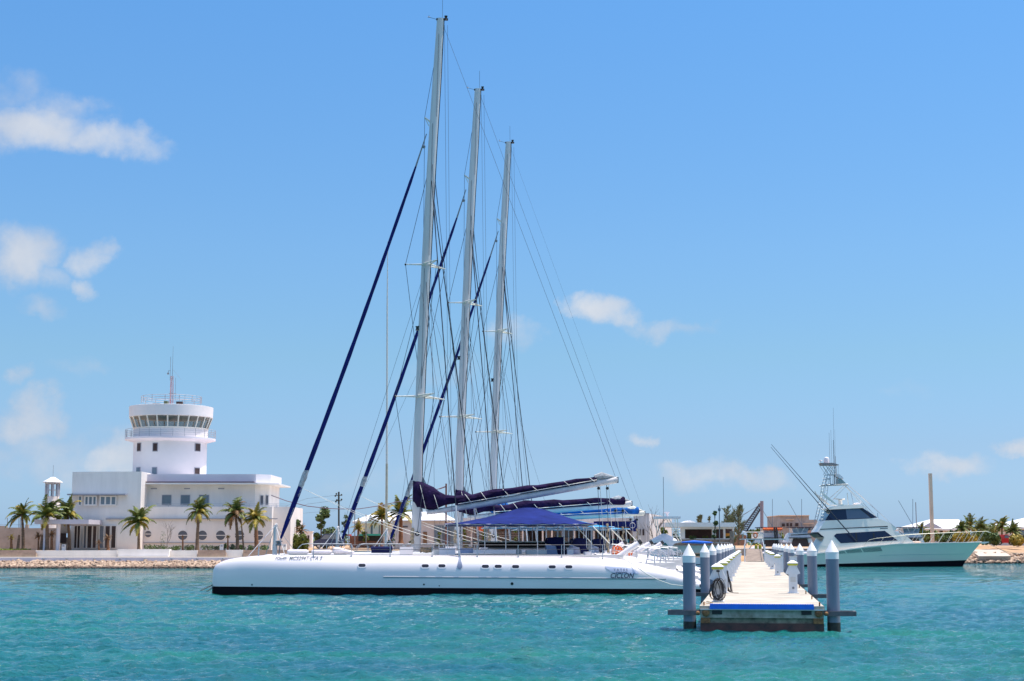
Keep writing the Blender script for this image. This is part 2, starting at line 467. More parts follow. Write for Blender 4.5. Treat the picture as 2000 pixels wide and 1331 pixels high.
# ---------------------------------------------------------------- land
def shore_y(x):
    pts = [(-4000,156.5),(-24,156.5),(-14,166),(0,176),(14,190),(30,200),(44,196),(54,192),(4000,192)]
    for (a, ya), (b, yb) in zip(pts, pts[1:]):
        if a <= x <= b: return ya + (yb-ya)*(x-a)/(b-a)
    return 192
def interp_(x, tab):
    for (a, b), (c, d) in zip(tab, tab[1:]):
        if x <= c: return b + (d-b)*(x-a)/(c-a)
    return tab[-1][1]
def land():
    xs = [-4000,-1500,-600,-300,-150] + list(range(-100,180,4)) + [220,320,600,1500,4000]
    prof = [(-5,-1.2),(0,.15),(2.5,.95),(5.5,1.05),(6.2,1.70),(14,1.74),(30,1.8),(80,1.9),(400,2.0),(3000,2.05),(9000,2.0)]
    mb = MB(); n = len(prof)
    for x in xs:
        sy = shore_y(x)
        for d, z in prof: mb.v.append((x, sy+d, (z - (0.08 if d > 5 and x < -5 else 0)) if x < 46 else interp_((d), [(-5,-1.2),(0,.15),(2.5,.95),(6,1.12),(14,1.5),(24,1.86),(40,1.98),(3000,2.1),(9000,2.0)])))
    for i in range(len(xs)-1):
        for j in range(n-1): mb.f.append((i*n+j,(i+1)*n+j,(i+1)*n+j+1,i*n+j+1))
    o = build(mb, 'ground', earth, base=(0,0,0)); o['kind'] = 'structure'; o['label'] = 'sandy orange shore ground'
land()

def rocks(name, x0, x1, fy, n, smin, smax, label, seed, zt=.85, depth=3.0):
    rng = np.random.RandomState(seed)
    bm = bmesh.new(); bmesh.ops.create_icosphere(bm, subdivisions=1, radius=1)
    bv = np.array([v.co[:] for v in bm.verts]); bf = np.array([[v.index for v in f.verts] for f in bm.faces]); bm.free()
    VS = []; FS = []; o = 0
    for i in range(n):
        x = rng.uniform(x0, x1); t = rng.uniform(0, 1)
        yy = fy(x) + t*depth; z = -.1 + t*(zt+.1)
        s = rng.uniform(smin, smax)
        sc = s*np.array([rng.uniform(.7,1.3), rng.uniform(.7,1.2), rng.uniform(.5,.9)])
        p = bv*(1+rng.uniform(-.28,.28,(len(bv),1)))*sc
        a = rng.uniform(0,6.28); b2 = rng.uniform(-.6,.6)
        ca, sa, cb, sb = math.cos(a), math.sin(a), math.cos(b2), math.sin(b2)
        M = np.array([[ca,-sa,0],[sa,ca,0],[0,0,1]]) @ np.array([[cb,0,sb],[0,1,0],[-sb,0,cb]])
        p = p @ M.T + np.array([x, yy, z])
        VS.append(p); FS.append(bf+o); o += len(bv)
    VS = np.concatenate(VS); FS = np.concatenate(FS)
    me = bpy.data.meshes.new(name); me.from_pydata(VS.tolist(), [], FS.tolist()); me.materials.append(rockm)
    ob = bpy.data.objects.new(name, me); COL.objects.link(ob)
    tag(ob, label, 'rocks', kind='stuff')
rocks('riprap_rocks', -66, -18, lambda x: shore_y(x)-3.4, 3600, .15, .33, 'pile of pale tan riprap rocks along the seawall by the white tower building', 5, .60, 3.0)
rocks('riprap_rocks', 50, 90, lambda x: shore_y(x)-2.0, 1300, .22, .46, 'heap of pale riprap rocks below the orange earth bank on the right', 6, 1.2, 3.0)

mb = MB(); qx = [-12,-6,0,7,14,22,30,37,44]; n = 4
for x in qx:
    s_ = shore_y(x); mb.v += [(x,s_+1.5,-.6),(x,s_+1.5,1.78),(x,s_+18,1.84),(x,s_+18,1.2)]
for i in range(len(qx)-1):
    for j in range(3): mb.f.append((i*n+j,(i+1)*n+j,(i+1)*n+j+1,i*n+j+1))
mb.f += [(0,1,2,3),tuple(len(mb.v)-4+j for j in (3,2,1,0))]
o = build(mb, 'quay', mat('quay_concrete',(.50,.43,.37),.9,var=.25,vscale=.6), base=(0,0,0)); o['kind'] = 'structure'; o['label'] = 'beige concrete quay behind the moored boats'
# seawall + promenade (left)
mb = MB(); mb.box((-110,156.3,-.5),(-17,157.1,1.02)); 
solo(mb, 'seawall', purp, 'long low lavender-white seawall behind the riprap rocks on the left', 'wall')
for i, px in enumerate([35, 85, 130, 184, 234, 283, 335, 385, 436]):
    p = W(px, 1091.5, 156.25)
    mb = MB(); mb.lathe((p.x, 156.27, p.z-.06), [(.09,0),(.11,.03),(.09,.08),(.03,.11)], 8, sy=.9)
    solo(mb, 'wall_light', greym, 'small round light on the seawall, %s from the left edge' % ORD[i], 'light', 'round lights along the seawall', True)
mb = MB(); mb.box((-110,157.12,.4),(-17,162.6,1.06))
o = build(mb, 'promenade', sandst); o['kind'] = 'structure'

# planter walls and steps
def rectbox(mb, px0, py0, px1, py1, Y, d):
    a = W(px0, py0, Y); b = W(px1, py1, Y); pm = 1050 if max(py0, py1) > 1000 else (py0+py1)/2
    return mb.box((W(px0,pm,Y).x, Y, b.z), (W(px1,pm,Y).x, Y+d, a.z))
mb = MB(); rectbox(mb, 70.5, 1075.5, 230, 1089, 161.5, .5)
solo(mb, 'planter_wall', wallw, 'long plain white planter wall in front of the palm stumps', 'wall')
mb = MB(); rectbox(mb, 230.5, 1073.2, 331, 1087, 161.0, 1.2); a = W(231,1086,160.8); b = W(330,1088.3,160.8)
mb.box((a.x,160.55,b.z),(b.x,161.0,a.z-.02))
solo(mb, 'planter_wall', wallw, 'white bench-topped planter wall below the leftmost round window', 'wall')
mb = MB(); rectbox(mb, 331.5, 1075.5, 386, 1088, 161.5, .5)
solo(mb, 'planter_wall', wallw, 'short white planter wall beside the brown steps', 'wall')
def steps(px0, px1, label):
    mb = MB(); n = 4
    for k in range(n):
        y0 = 1086.5 - k*3
        a = W(px0, y0-2.8, 160.6+.4*k); b = W(px1, 1090, 160.6+.4*k)
        mb.box((a.x, 160.6+.4*k, .9), (b.x, 160.99+.4*k, a.z))
    solo(mb, 'steps', stepst, label, 'steps')
steps(-60, 70, 'brown stone steps at the left edge behind the seawall')
steps(386.5, 441, 'brown stone steps in front of the sage bushes')
steps(475, 600, 'brown stone steps behind the bow of the nearest catamaran')
mb = MB(); rectbox(mb, 441.5, 1074.5, 474.5, 1088, 161.5, .6)
solo(mb, 'planter_wall', wallw, 'small white planter wall between two flights of brown steps', 'wall')
mb = MB(); mb.box((-120,163.2,1.0),(-12,169,1.69)); o = build(mb,'terrace',sandst); o['kind']='structure'

# ---------------------------------------------------------------- marina building
def rect_part(parent, name, px0, py0, px1, py1, Y, d, m):
    mb = MB(); rectbox(mb, px0, py0, px1, py1, Y, d); return build(mb, name, m, parent)
def window(parent, px0, py0, px1, py1, Y, fm, gm, cols=1, fw=.08, name='window'):
    a = W(px0, py0, Y); b = W(px1, py1, Y)
    mb = MB()
    x0, x1, z1, z0 = a.x, b.x, a.z, b.z
    mb.box((x0,Y-.07,z1-fw),(x1,Y+.05,z1)); mb.box((x0,Y-.07,z0),(x1,Y+.05,z0+fw))
    mb.box((x0,Y-.07,z0+fw),(x0+fw,Y+.05,z1-fw)); mb.box((x1-fw,Y-.07,z0+fw),(x1,Y+.05,z1-fw))
    for k in range(1, cols):
        xx = x0+(x1-x0)*k/cols; mb.box((xx-fw*.6,Y-.07,z0+fw),(xx+fw*.6,Y+.05,z1-fw))
    f = build(mb, name, fm, parent)
    g = MB(); g.box((x0+fw*.5,Y-.03,z0+fw*.5),(x1-fw*.5,Y+.04,z1-fw*.5)); build(g, 'pane', gm, f)
    return f
YB = 172.0
YL = 170.0
gz = 1.66
bld = thing('marina_building', (-40, YB, gz), 'white two-storey marina building with round ground floor windows and control tower', 'building')
def Wx(px, Y): return W(px, 1060, Y).x
# left block
zt = W(200, 921.5, YL).z
pl = []
x0, x1 = Wx(132, YL), Wx(272, YL)
mb = MB(); rs = []
N = 14
for k in range(N+1):
    t = k/N; x = x0+(x1-x0)*t; yy = YL + .9*(1-t)**2
    rs.append((x, yy))
vs = [(x,y,gz-.3) for x,y in rs]+[(x,y,zt) for x,y in rs]; n=N+1
fs = [(i,i+1,i+1+n,i+n) for i in range(N)]
vs += [(x1,YL+11,gz-.3),(x0,YL+11,gz-.3),(x1,YL+11,zt),(x0,YL+11,zt)]
b0 = 2*n
fs += [(N,b0,b0+2,N+n),(b0,b0+1,b0+3,b0+2),(b0+1,0,n,b0+3),tuple([n+i for i in range(n)]+[b0+2,b0+3])]
mb.add(vs, fs); build(mb, 'wall', wallw, bld, label='tall plain left block of the building')
# right upper storey set back, lower storey forward
YU = 173.4
rect_part(bld, 'wall', 272.3, 945, 498, 1000, YU, 9, wallw)
rect_part(bld, 'wall', 272.3, 990.5, 530, 1085, YB, 10.6, wallw)
# right end facet of upper storey (angled back)
a = W(498, 945, YU); b = W(527, 945, YU+1.6)
mb = MB(); zb = 4.5
for (P, Q, z0, z1) in ((a, b, zb, W(498,944,YU).z),):
    mb.add([(P.x,YU,z0),(Q.x,YU+1.6,z0),(Q.x,YU+9,z0),(P.x,YU+9,z0),(P.x,YU,z1),(Q.x,YU+1.6,z1),(Q.x,YU+9,z1),(P.x,YU+9,z1)],
       [(0,3,2,1),(4,5,6,7),(0,1,5,4),(1,2,6,5),(2,3,7,6),(3,0,4,7)])
build(mb, 'wall', wallw, bld)
# parapet
zp0, zp1 = W(400,943,YU-.6).z, W(400,926.5,YU-.6).z
xa, xb, xc = Wx(282,YU-.6), Wx(497,YU-.6), Wx(526.5,YU+.9)
mb = MB(); mb.add([(xa,YU-.6,zp0),(xb,YU-.6,zp0),(xc,YU+.9,zp0),(xc,YU+9,zp0),(xa,YU+9,zp0),(xa,YU-.6,zp1),(xb,YU-.6,zp1),(xc,YU+.9,zp1),(xc,YU+9,zp1),(xa,YU+9,zp1)],
   [(0,1,6,5),(1,2,7,6),(2,3,8,7),(3,4,9,8),(4,0,5,9),(5,6,7,8,9),(4,3,2,1,0)])
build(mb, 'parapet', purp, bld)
# overhanging roof slab
xd = Wx(543,YU+.5)
zr = W(400,943.2,YU-1.6).z
mb = MB(); vsl = [(Wx(265,YU-1.6),YU-1.5),(Wx(500,YU-1.6),YU-1.5),(xd,YU+.2),(xd,YU+9.5),(Wx(272,YU),YU+9.5)]
mb.add([(x,y,zr-.16) for x,y in vsl]+[(x,y,zr) for x,y in vsl], [(0,1,6,5),(1,2,7,6),(2,3,8,7),(3,4,9,8),(4,0,5,9),(5,6,7,8,9),(4,3,2,1,0)])
build(mb, 'roof', roofw, bld)
mb = MB(); mb.box((Wx(266,YU),YU-1.4,zr+.003),(Wx(497,YU),YU-.61,zr+.14)); build(mb, 'roof_edge', darkline, bld)
# mouldings
mb = MB(); rectbox(mb, 205, 1012.2, 272, 1015, YL-.18, .4); build(mb, 'moulding', ledge, bld)
mb = MB(); rectbox(mb, 272.3, 1012.6, 541, 1014.4, YB-.3, .5); build(mb, 'moulding', ledge, bld)
mb = MB(); rectbox(mb, 268, 1059.6, 528, 1061, YB-.12, .3); build(mb, 'moulding', ledge, bld)
mb = MB(); rectbox(mb, 131, 964.8, 245, 967.5, YL-.75, 1.6); build(mb, 'awning', ledge, bld)
# right side wall block
rect_part(bld, 'wall', 530.3, 990, 567, 1085, YB+1.2, 10, wallw)
# upper windows
for (p0, p1) in ((165,189),(195,227.5)):
    window(bld, p0, 968.5, p1, 988, YL, wallw, windowb, 3, .14)
window(bld, 153, 968.5, 160, 988, YL+.05, wallw, windowb, 1, .1)
for p0, p1 in ((269.5+3,288),(316.5,334.5),(353,371),(389,408)):
    window(bld, p0, 967, p1, 986.5, YU, ledge, windowb, 1, .06)
mb = MB()
for (p0,p1,yy) in ((509,514.5,YU+.55),(519.5,524,YU+1.2)):
    f = window(bld, p0, 968, p1, 986.5, yy, ledge, windowg, 1, .05)
for p0,p1 in ((294.5,306.5),(359.5,371),(426,438)):
    mb = MB(); rectbox(mb, p0, 953.6, p1, 955.8, YU-.04, .1); build(mb, 'vent', ledge, bld)
# terrace railing
mb = MB(); zra = W(400,984.5,YB+.1).z; zrb = W(400,990.5,YB+.1).z
xl, xr = Wx(300,YB), Wx(562,YB)
for z in (zra, (zra+zrb)/2): mb.box((xl,YB+.1,z-.015),(xr,YB+.13,z+.015))
k = xl
while k < xr: mb.box((k,YB+.09,zrb-.1),(k+.04,YB+.14,zra)); k += 1.5
build(mb, 'terrace_railing', steel, bld)
# ground floor openings of left block
zb0, zb1 = gz, None
for (p0,p1,m) in ((164,168.3,windowg),(171,179,darkin),(181.5,188,darkin),(194.5,202.3,windowg),(205.5,214.5,darkin),(217.5,226,darkin),(145.5,150,darkin),(151.5,156,darkin)):
    f = window(bld, p0, 1027, p1, 1071.5, YL+(.1 if p0 < 160 else 0), wallw, m, 1, .045, name='glass_door')
# round windows
for i, (cx, cy, rr) in enumerate(((289.5,1043.5,6.8),(357,1046,9.8),(395.3,1046,9.8),(431,1046,9.8),(468,1046,9.8),(505,1046,9.8))):
    c = W(cx, cy, YB); r = rr/3000*YB
    mb = MB(); n = 24; rs = []
    for (ra, yy) in ((r,YB+.05),(r*1.06,YB-.06),(r*.93,YB-.06),(r*.93,YB-.02)):
        rs.append([(c.x+ra*math.cos(2*math.pi*k/n), yy, c.z+ra*math.sin(2*math.pi*k/n)) for k in range(n)])
    mb.rings(rs, True, False); mb.box((c.x-r*.95,YB-.06,c.z-.04),(c.x+r*.95,YB-.018,c.z+.04))
    f = build(mb, 'round_window', wallw, bld)
    g = MB(); g.rings([[(c.x+r*.95*math.cos(2*math.pi*k/n), yy, c.z+r*.95*math.sin(2*math.pi*k/n)) for k in range(n)] for yy in (YB-.015,YB-.03)])
    build(g, 'pane', windowg, f)
# tower
YT = 180.0
tc0 = W(332, 900, YT); tx = tc0.x
def tz(py, Y=YT-4): return W(332, py, Y).z
k3 = YT/3000*1.003
mb = MB(); mb.lathe((tx,YT,0), [(70*k3,8.0),(70*k3,tz(858))], 48); build(mb, 'tower_shaft', wallt, bld, True)
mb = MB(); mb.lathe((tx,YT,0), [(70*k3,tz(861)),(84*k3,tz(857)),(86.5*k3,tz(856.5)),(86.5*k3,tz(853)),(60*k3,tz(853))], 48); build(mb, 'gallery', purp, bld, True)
mb = MB(); mb.lathe((tx,YT,0), [(71*k3,tz(853)),(71*k3,tz(834)),(66*k3,tz(834))], 48); build(mb, 'cab_wall', wallt, bld, True)
g = MB(); g.lathe((tx,YT,0), [(70*k3,tz(834.5)),(78.5*k3,tz(811))], 24)
gl = mat('cab_glass', (.10,.13,.12), .08, spec=.7, alpha=.55)
cg = build(g, 'cab_glazing', gl, bld, True)
mb = MB()
for k in range(24):
    a = 2*math.pi*(k+.5)/24
    p = V((tx+70.6*k3*math.cos(a), YT+70.6*k3*math.sin(a), tz(834))); q = V((tx+79*k3*math.cos(a), YT+79*k3*math.sin(a), tz(811)))
    mb.tube([p,q], .085, 4)
mb.lathe((tx,YT,0), [(71.5*k3,tz(836)),(72.3*k3,tz(833))], 48)
build(mb, 'cab_frame', cream, bld)
mb = MB()   # control desk and ceiling beams seen through the glass
mb.lathe((tx,YT,0), [(55*k3,tz(853)),(55*k3,tz(833)),(48*k3,tz(832))], 24); 
build(mb, 'control_desk', tanwall, bld)
mb = MB(); mb.lathe((tx,YT,0), [(.05,tz(812)),(78*k3,tz(812)),(80*k3,tz(811)),(80.5*k3,tz(790.5)),(78*k3,tz(790)),(77*k3,tz(792)),(.05,tz(792))], 48); build(mb, 'tower_roof', wallt, bld, True)
mb = MB()
def circ_rail(mb, rad, z0, z1, n, step, r=.022, rails=3):
    for i in range(rails):
        z = z1-(z1-z0)*i/rails
        mb.tube([(tx+rad*math.cos(2*math.pi*k/n), YT+rad*math.sin(2*math.pi*k/n), z) for k in range(n+1)], r, 4)
    for k in range(0, n, step):
        x, y = tx+rad*math.cos(2*math.pi*k/n), YT+rad*math.sin(2*math.pi*k/n)
        mb.tube([(x,y,z0),(x,y,z1)], r*1.3, 4)
circ_rail(mb, 86*k3, tz(853), tz(836.5), 48, 2, .02, 4); build(mb, 'gallery_railing', railm, bld)
mb = MB(); circ_rail(mb, 58*k3, tz(789,YT), tz(776,YT), 40, 3, .028, 3); build(mb, 'roof_railing', railm, bld)
for (dx, w, h, m) in ((-34,14,2.2,greym),(-12,6,6.5,bushs),(12,11,5.5,darkin)):
    mb = MB(); a = W(332+dx, 790-h, YT-1.5); b = W(332+dx+w, 791, YT-1.5); mb.box((a.x,YT-1.5,b.z-.3),(b.x,YT-.7,a.z)); build(mb, 'roof_equipment', m, bld)
for i,(cx, y0, y1) in enumerate(((283.3,866.5,881),(318.5,866.5,881),(392.3,867.5,881),(283.3,914,926),(318.5,914,926),(392.3,915,926))):
    w = 4.4 if i%3 < 2 else 3.6
    ang = math.asin(min(.98,(cx-332)/70)); rr = 70*k3
    c = V((tx+rr*math.sin(ang), YT-rr*math.cos(ang), 0)); t = V((math.cos(ang), math.sin(ang), 0)); nn = V((math.sin(ang),-math.cos(ang),0))
    hw = w/math.cos(ang)*k3*.9; z1, z0 = W(cx,y0,c.y).z, W(cx,y1,c.y).z
    def quadbox(u0,u1,za,zb,d0,d1):
        m2 = MB(); P = [c+t*u0+nn*d0, c+t*u1+nn*d0, c+t*u1+nn*d1, c+t*u0+nn*d1]
        m2.add([(p.x,p.y,za) for p in P]+[(p.x,p.y,zb) for p in P], [(0,3,2,1),(4,5,6,7),(0,1,5,4),(1,2,6,5),(2,3,7,6),(3,0,4,7)]); return m2
    f = build(quadbox(-hw-.08,hw+.08,z0-.08,z1+.08,-.25,.04), 'window', ledge, bld)
    build(quadbox(-hw,hw,z0,z1,-.1,.06), 'pane', windowb if i in (3,4) else darkin, f)
# antenna mast
m1 = MB(); z0 = tz(790,YT); z1 = W(336,735,YT).z
mx = W(335,760,YT).x
for k in range(3):
    a = 2*math.pi*k/3; m1.tube([(mx+.22*math.cos(a),YT+.22*math.sin(a),z0),(mx+.16*math.cos(a),YT+.16*math.sin(a),z1)], .035, 4)
n = 14
for i in range(n):
    za, zb = z0+(z1-z0)*i/n, z0+(z1-z0)*(i+1)/n
    for k in range(3):
        a, b = 2*math.pi*k/3, 2*math.pi*(k+1)/3
        m1.tube([(mx+.2*math.cos(a),YT+.2*math.sin(a),za),(mx+.2*math.cos(b),YT+.2*math.sin(b),zb)], .022, 3)
rant = mat('antenna_red_paint', (.42,.12,.14), .6, col2=(.55,.5,.52), vscale=.6)
am = build(m1, 'antenna_mast', rant, bld)
m2 = MB(); z2 = W(336,676,YT).z
m2.tube([(mx+.05,YT,z1-.5),(mx+.05,YT,z2)], [.03,.012], 4); m2.tube([(mx-.2,YT,z1-.5),(mx-.2,YT,W(336,697,YT).z)], .022, 4)
m2.tube([(mx-.2,YT,W(336,725,YT).z),(mx-.42,YT,W(336,724,YT).z),(mx-.45,YT,W(336,728,YT).z)], .03, 4); m2.ball((mx-.45,YT,W(336,730,YT).z), .13, 8, 6)
m2.tube([(mx-.3,YT,W(336,769,YT).z),(mx+.6,YT,W(336,769,YT).z)], .03, 4); m2.tube([(mx+.5,YT,W(336,783,YT).z),(mx+.45,YT,W(336,738,YT).z)], .018, 4)
m2.tube([(mx+.1,YT,W(336,722,YT).z),(mx+1.1,YT,W(336,742,YT).z)], .014, 3)
m2.tube([(mx+1.6,YT,z0),(mx+1.6,YT,W(336,772,YT).z)], .02, 4)
build(m2, 'antenna', greym, am)
# entrance canopy
mb = MB(); rectbox(mb, 66, 1015, 172, 1024, YL-5.5, 5.5); rectbox(mb, 130.5, 1024, 160, 1027, YL-2, 2); build(mb, 'entrance_canopy', mat('canopy_grey',(.50,.47,.52),.8), bld)
for px in (88, 113):
    p = W(px, 1060, YL-4.5); mb = MB(); mb.lathe((p.x,YL-4.5,gz-.1), [(.22,0),(.22,W(px,1024.2,YL-4.5).z-gz+.1)], 14); build(mb, 'column', purp, bld, True)
mb = MB(); rectbox(mb, 116.5, 1042, 129, 1061, YL+.5, .12); build(mb, 'doorway', darkin, bld)
mb = MB(); rectbox(mb, 118, 1050, 131.5, 1085, YL+.7, .2); rectbox(mb, 116, 1024, 131.7, 1042, YL+.7, .2); build(mb, 'wall', tanwall, bld)

# small lantern tower behind
YK = 182.0
lt = thing('lantern_tower', tuple(W(99,1075,YK)), 'small white lighthouse-like lantern tower behind the left palms', 'tower')
lx = Wx(98.5, YK); kk = YK/3000
zz = lambda py: W(98, py, YK).z
mb = MB(); mb.lathe((lx,YK,0), [(21*kk,gz),(19*kk,zz(1015)),(15*kk,zz(985)),(13*kk,zz(978)),(13*kk,zz(970)),(.1,zz(970))], 24); build(mb, 'tower_body', wallw, lt, True)
mb = MB()
for k in range(8):
    a = 2*math.pi*(k+.5)/8; x, y = lx+12.5*kk*math.cos(a), YK+12.5*kk*math.sin(a)
    mb.box((x-.085,y-.085,zz(971)),(x+.085,y+.085,zz(942)))
mb.lathe((lx,YK,0), [(13.5*kk,zz(946)),(13.5*kk,zz(942))], 8); mb.lathe((lx,YK,0), [(12*kk,zz(958)),(12*kk,zz(957))], 8)
build(mb, 'lantern_frame', mat('lantern_grey',(.46,.50,.55),.6), lt)
mb = MB(); mb.lathe((lx,YK,0), [(19*kk,zz(943)),(18.5*kk,zz(941.5)),(10*kk,zz(936.5)),(4*kk,zz(932.5)),(.03,zz(932))], 8, R(22.5), R(382.5)); build(mb, 'roof', roofw, lt)
mb = MB(); mb.tube([(lx,YK,zz(933)),(lx,YK,zz(909))], .02, 4); build(mb, 'lightning_rod', greym, lt)
# unfinished wall at far left
mb = MB(); rectbox(mb, -140, 1027.5, 12, 1085, 176, .3); rectbox(mb, 12.02, 1031, 48, 1085, 176, .3); rectbox(mb, 48.02, 1024.8, 54, 1085, 176, .4); rectbox(mb, 54.02, 1032, 116, 1085, 176, .3)
solo(mb, 'boundary_wall', tanwall, 'bare tan block wall behind the palms at the left edge', 'wall')
mb = MB()
for px in (14.5, 37, 40): mb.tube([W(px,1060,178), W(px,1012,178)], .04, 4)
mb.tube([W(-20,1025,178), W(75,1026,178)], .025, 3)
solo(mb, 'scaffold_poles', greym, 'thin grey poles standing behind the bare tan wall', 'poles')
# ---------------------------------------------------------------- catamarans
S_ROT = math.atan(.045)
YA = 83.2
A0 = W(813, 1078, YA); A0 = V((A0.x, YA, 0))
def Lp(px, py, dy, org=A0, rot=S_ROT):
    r = ray(px, py); c, s = math.cos(-rot), math.sin(-rot)
    d = V((r.x*c - r.y*s, r.x*s + r.y*c, r.z))
    o = V((-org.x, -org.y, CAM_H)); o = V((o.x*c - o.y*s, o.x*s + o.y*c, o.z))
    t = (dy - o.y) / d.y
    return o + d*t
HC = 4.6            # hull centre offset
def interp(tab, x):
    if x <= tab[0][0]: return tab[0][1]
    for (a, b), (c, d) in zip(tab, tab[1:]):
        if x <= c: return b + (d-b)*(x-a)/(c-a)
    return tab[-1][1]
TOPPX = [(415.6,1123),(417,1113),(421,1104.5),(431,1098),(449,1092.3),(473,1088.8),(500,1086),(530,1084.6),(562,1083.4),(620,1083),(660,1083),(800,1083.5),(950,1084),(1100,1085),(1165,1087.5),(1200,1091),(1240,1097),(1280,1105),(1310,1112.5),(1335,1121),(1362,1132),(1378,1143),(1384,1150)]
TOP = [(Lp(px,py,-HC).x, Lp(px,py,-HC).z) for px,py in TOPPX]
XB, XS = TOP[0][0], TOP[-1][0]
def h_top(x): return interp(TOP, x)
def h_w(x):
    t = x - XB
    w = 1.08*min(1, (max(0,t)/6.5))**.55 if t < 6.5 else 1.08
    w = max(w, .10 + min(.25, t*.8))
    if x > XS-7: w *= 1 - .22*((x-(XS-7))/7)**2
    return min(w, 1.08)
def h_half(x, z):
    w, zt = h_w(x), h_top(x); zm = min(1.0, zt*.45)
    if z >= zm:
        q = min(1, (z-zm)/max(1e-3, zt-zm))
        return w*max(0, 1-q**2.7)**(1/2.3)
    return w*(1-.16*((zm-z)/(zm+.5))**1.5)
def band(x): return .30 - .15*(x-XB)/(XS-XB)
def hull_mesh(cy, lo, hi):
    xs = [t[0] for t in TOP]; ext = []
    for a, b in zip(xs, xs[1:]):
        n = max(1, int((b-a)/.8)); ext += [a+(b-a)*i/n for i in range(n)]
    ext.append(xs[-1])
    rs = []
    for x in ext:
        z0 = -.5 if lo is None else min(band(x), h_top(x)-.02)
        z1 = h_top(x) if hi is None else min(band(x), h_top(x)-.02)
        n = 22 if hi is None else 4; half = []
        off = 0 if hi is None else .004
        for k in range(n+1):
            q = k/n; q = 1-(1-q)**1.7 if hi is None else q
            z = z0+(z1-z0)*q; half.append((h_half(x,z)+off, z))
        rs.append([(x, cy-w, z) for w,z in half] + [(x, cy+w, z) for w,z in reversed(half)])
    mb = MB(); mb.rings(rs, True, True); return mb

def side_decal(mb, pts2, faces, cy=-HC, off=.006):   # pts2: list of (x, z)
    vs = [(x, cy-h_half(x,z)-off, z) for x,z in pts2]
    mb.add(vs, faces)
def pill(cx, cz, hw, hh, n=8):
    out = []
    for s, x0 in ((1, cx+hw-hh), (-1, cx-hw+hh)):
        for k in range(n+1):
            a = -math.pi/2 + math.pi*k/n
            out.append((x0+s*hh*math.cos(a), cz+s*hh*math.sin(a)))
    return out

